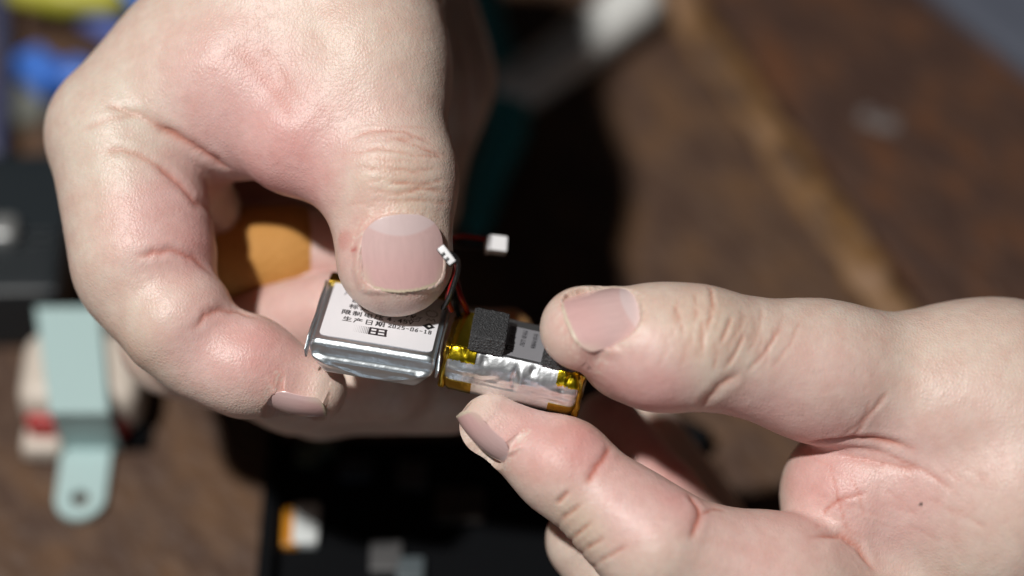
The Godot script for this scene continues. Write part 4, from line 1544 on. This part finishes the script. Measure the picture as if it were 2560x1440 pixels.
	# --- blue and yellow tool pieces, top left
	var q := PackedVector3Array([on_table(-60, -70, 6), on_table(130, -5, 6), on_table(300, 92, 6), on_table(460, 190, 6)])
	tag(put("screwdriver_shaft", tube(q, [3.0], 14), laven), "lavender blue rod lying diagonally in the top left corner", "rod")
	q = PackedVector3Array([on_table(50, -22, 12), on_table(160, -8, 12), on_table(282, 2, 12)])
	tag(put("handle_grip", tube(q, [3.4, 4.6, 3.2], 16), yellow), "yellow green grip lying over the lavender rod", "tool grip")
	q = PackedVector3Array([on_table(-14, -30, 6), on_table(0, 150, 6), on_table(-12, 380, 6)])
	tag(put("cable_sleeve", tube(q, [2.6, 2.2, 2.6], 14), mat("dull_sleeve", lin(0.075, 0.082, 0.15), 0.5)), "dull lavender sleeve upright along the left edge", "sleeve")
	var cl := thing("blue_clip", "bright blue plastic clip with two humps beside the hand", "clip", flat_on_table(on_table(120, 185, 6) * Vector3(1, 0, 1), 0.2))
	put("jaw", block(Vector3(4.6, 4.4, 6.6), 3.2, 10, 1.2, 0.12, 3), blue, cl, Transform3D(Basis(Vector3.UP, 0.5), Vector3(-1.5, 5.0, -1.5) * MM))
	put("jaw", block(Vector3(4.4, 4.2, 4.4), 3.2, 10, 1.2, 0.12, 9), blue, cl, Transform3D(Basis(Vector3.UP, -0.4), Vector3(6.8, 5.0, 2.4) * MM))
	put("hinge", block(Vector3(4.0, 2.4, 2.2), 1.4, 6), blue, cl, Transform3D(Basis(), Vector3(3.0, 3.0, 0.5) * MM))
	tag(put("bottle_cap", block(Vector3(9.0, 4.0, 5.0), 3.2, 10, 1.0, 0.1, 6), blue, null, flat_on_table(on_table(370, 2, 5), 0.3)), "blue plastic cap half hidden behind the hand at the top", "cap")
	var wa := CylinderMesh.new()
	wa.top_radius = 0.0062
	wa.bottom_radius = 0.0066
	wa.height = 0.0024
	tag(put("grey_disc", wa, mat("dull_grey", lin(0.16, 0.165, 0.14), 0.5), null, Transform3D(Basis(), on_table(62, 262, 1.4) * MM)), "dull grey disc on the table below the blue clip", "disc")
	# --- black device at the bottom, in the shadow
	var d0 := on_table(1080, 1290, 6)
	var dv := thing("black_device", "black open electronic device lying in the shadow at the bottom", "electronic device", Transform3D(Basis(), Vector3(d0.x, 0, d0.z) * MM))
	var zt := on_table(640, 1090, 8).z - d0.z
	var xl := on_table(650, 1300, 8).x - d0.x
	var zb := on_table(640, 1620, 8).z - d0.z
	put("case_body", block(Vector3(-xl, 4.0, (zb - zt) * 0.5), 1.2, 8), black, dv, Transform3D(Basis(), Vector3(0, 4.0, (zb + zt) * 0.5) * MM))
	for e in [[-0.92, 0.0], [0.92, 0.0]]:
		put("side_wall", block(Vector3(1.6, 2.2, (zb - zt) * 0.5), 0.6, 6), black, dv, Transform3D(Basis(), Vector3(-xl * e[0] * 1.02, 9.6, (zb + zt) * 0.5) * MM))
	var orange := mat("orange_plastic", lin(0.55, 0.22, 0.012), 0.45)
	var bits := [
		["chip", 728, 1318, Vector3(1.7, 1.2, 4.6), orange], ["chip", 765, 1312, Vector3(2.6, 1.6, 4.8), mat("pale_plastic", lin(0.62, 0.66, 0.66), 0.4)],
		["button", 965, 1392, Vector3(3.2, 1.4, 3.6), mat("shaded_grey", lin(0.07, 0.07, 0.072), 0.5)], ["button", 1026, 1424, Vector3(2.8, 1.4, 2.8), mat("shaded_blue_grey", lin(0.08, 0.10, 0.11), 0.4)],  # both greys painted darker, as if the hand shaded them
		["button", 768, 1138, Vector3(2.4, 1.2, 2.6), mat("dull_green", lin(0.07, 0.10, 0.08), 0.5)], ["button", 806, 1112, Vector3(2.4, 1.0, 2.2), mat("dull_green", lin(0.07, 0.10, 0.08), 0.5)],
		["chip", 1030, 1185, Vector3(3.0, 0.9, 3.4), mat("dim_grey", lin(0.05, 0.05, 0.055), 0.5)], ["chip", 1150, 1260, Vector3(5.0, 0.9, 4.2), mat("dim_brown", lin(0.045, 0.035, 0.03), 0.5)],
		["chip", 890, 1170, Vector3(3.4, 0.9, 2.6), mat("dim_blue", lin(0.02, 0.03, 0.05), 0.5)],
	]
	for e in bits:
		var w := on_table(e[1], e[2], 9.2) - Vector3(d0.x, 0, d0.z)
		put(e[0], block(e[3], 0.7, 5), e[4], dv, Transform3D(Basis(), Vector3(w.x, 8.6, w.z) * MM))
	# --- teal strap and white tube behind the hand at the top
	q = PackedVector3Array([on_table(1185, -80, 10), on_table(1207, -10, 10), on_table(1228, 90, 9), on_table(1268, 210, 8), on_table(1262, 330, 6), on_table(1222, 440, 5), on_table(1190, 560, 4)])
	tag(put("strap", tube(q, [3.6, 3.4, 4.2, 5.0, 5.0, 4.2, 3.4], 14, 0.6), teal), "teal strap running down behind the thumb into the shadow", "strap")
	q = PackedVector3Array([on_table(1290, 225, 7), on_table(1440, 120, 7), on_table(1590, 8, 7)])
	var tb := thing("white_tube", "white plastic tube lying diagonally at the top, its end in the light", "tube")
	put("tube_body", tube(q, [6.2, 6.4, 6.6], 20), whitep, tb)
	# --- scraps on the right
	tag(put("scrap", block(Vector3(4.6, 0.5, 2.4), 0.4, 8, 0.4, 0.4, 2), mat("scrap_grey", lin(0.15, 0.13, 0.125), 0.6), null, flat_on_table(on_table(2195, 305, 0.6), -0.5)), "small grey scrap on the brown board right of the worn edge", "scrap")
	var mt := mat("slate_cloth", lin(0.075, 0.085, 0.115), 0.8)
	var c1 := on_table(2500, 40, 0)
	tag(put("folded_cloth", block(Vector3(26, 3.0, 40), 2.4, 24, 1.6, 0.05, 4), mt, null, flat_on_table(on_table(2660, -10, 3.0), 0.62)), "slate blue cloth in the top right corner of the table", "cloth")
	# small black clip seen through the gap of the right hand
	tag(put("black_clip", block(Vector3(6.5, 3.0, 2.6), 1.2, 6), black, null, flat_on_table(on_table(1700, 1085, 3.0), -0.5)), "small black clip seen between thumb and fingers of the right hand", "clip")

func _ready() -> void:
	frame = Basis(Vector3.RIGHT, deg_to_rad(-PITCH))
	rng.seed = 7
	# camera: a short telephoto close to the hands, wide open
	var cam := Camera3D.new()
	cam.name = "camera"
	var at := CameraAttributesPhysical.new()
	at.frustum_focal_length = 102.44
	at.frustum_focus_distance = (FOCUS + 3.0) * MM
	at.frustum_near = 0.05
	at.frustum_far = 20.0
	at.exposure_aperture = 5.0
	cam.attributes = at
	cam.fov = rad_to_deg(2.0 * atan(98.4 / 2.0 / FOCUS))
	cam.near = 0.05
	cam.far = 20.0
	cam.transform = Transform3D(frame, world(Vector3(0, 0, FOCUS)))
	add_child(cam, true)
	cam.current = true
	# a dim room round the lamp
	var env := Environment.new()
	env.background_mode = Environment.BG_COLOR
	env.background_color = lin(0.011, 0.0105, 0.0105)
	env.tonemap_mode = Environment.TONE_MAPPER_LINEAR
	env.tonemap_exposure = 1.0
	env.sdfgi_enabled = true
	env.ssao_enabled = true
	env.ssil_enabled = true
	var we := WorldEnvironment.new()
	we.name = "world_environment"
	we.environment = env
	add_child(we, true)
	var toward := Vector3(-0.33, 0.42, 0.85).normalized()
	var lamp := SpotLight3D.new()
	lamp.name = "work_lamp"
	lamp.light_color = Color(1.0, 0.985, 0.965)
	lamp.light_energy = 1.85
	lamp.light_size = 0.03
	lamp.spot_range = 6.0
	lamp.spot_attenuation = 2.0
	lamp.spot_angle = 24.0
	lamp.shadow_enabled = true
	var lp := world(toward * 1250.0)
	lamp.position = lp
	add_child(lamp, true)
	lamp.look_at_from_position(lp, world(Vector3.ZERO), Vector3.UP)
	# added cool fill low in front, standing in for pale things the foil mirrors
	var fill := AreaLight3D.new()
	fill.name = "front_fill"
	fill.area_size = Vector2(0.34, 0.2)
	fill.light_color = Color(0.90, 0.95, 1.0)
	fill.light_energy = 0.026
	fill.area_range = 6.0
	fill.shadow_enabled = true
	var fp := world(Vector3(-40, -520, 330))
	add_child(fill, true)
	fill.look_at_from_position(fp, world(Vector3.ZERO), Vector3.UP)
	table()
	batteries()
	left_hand(0.95)
	right_hand(0.95)
	clutter()
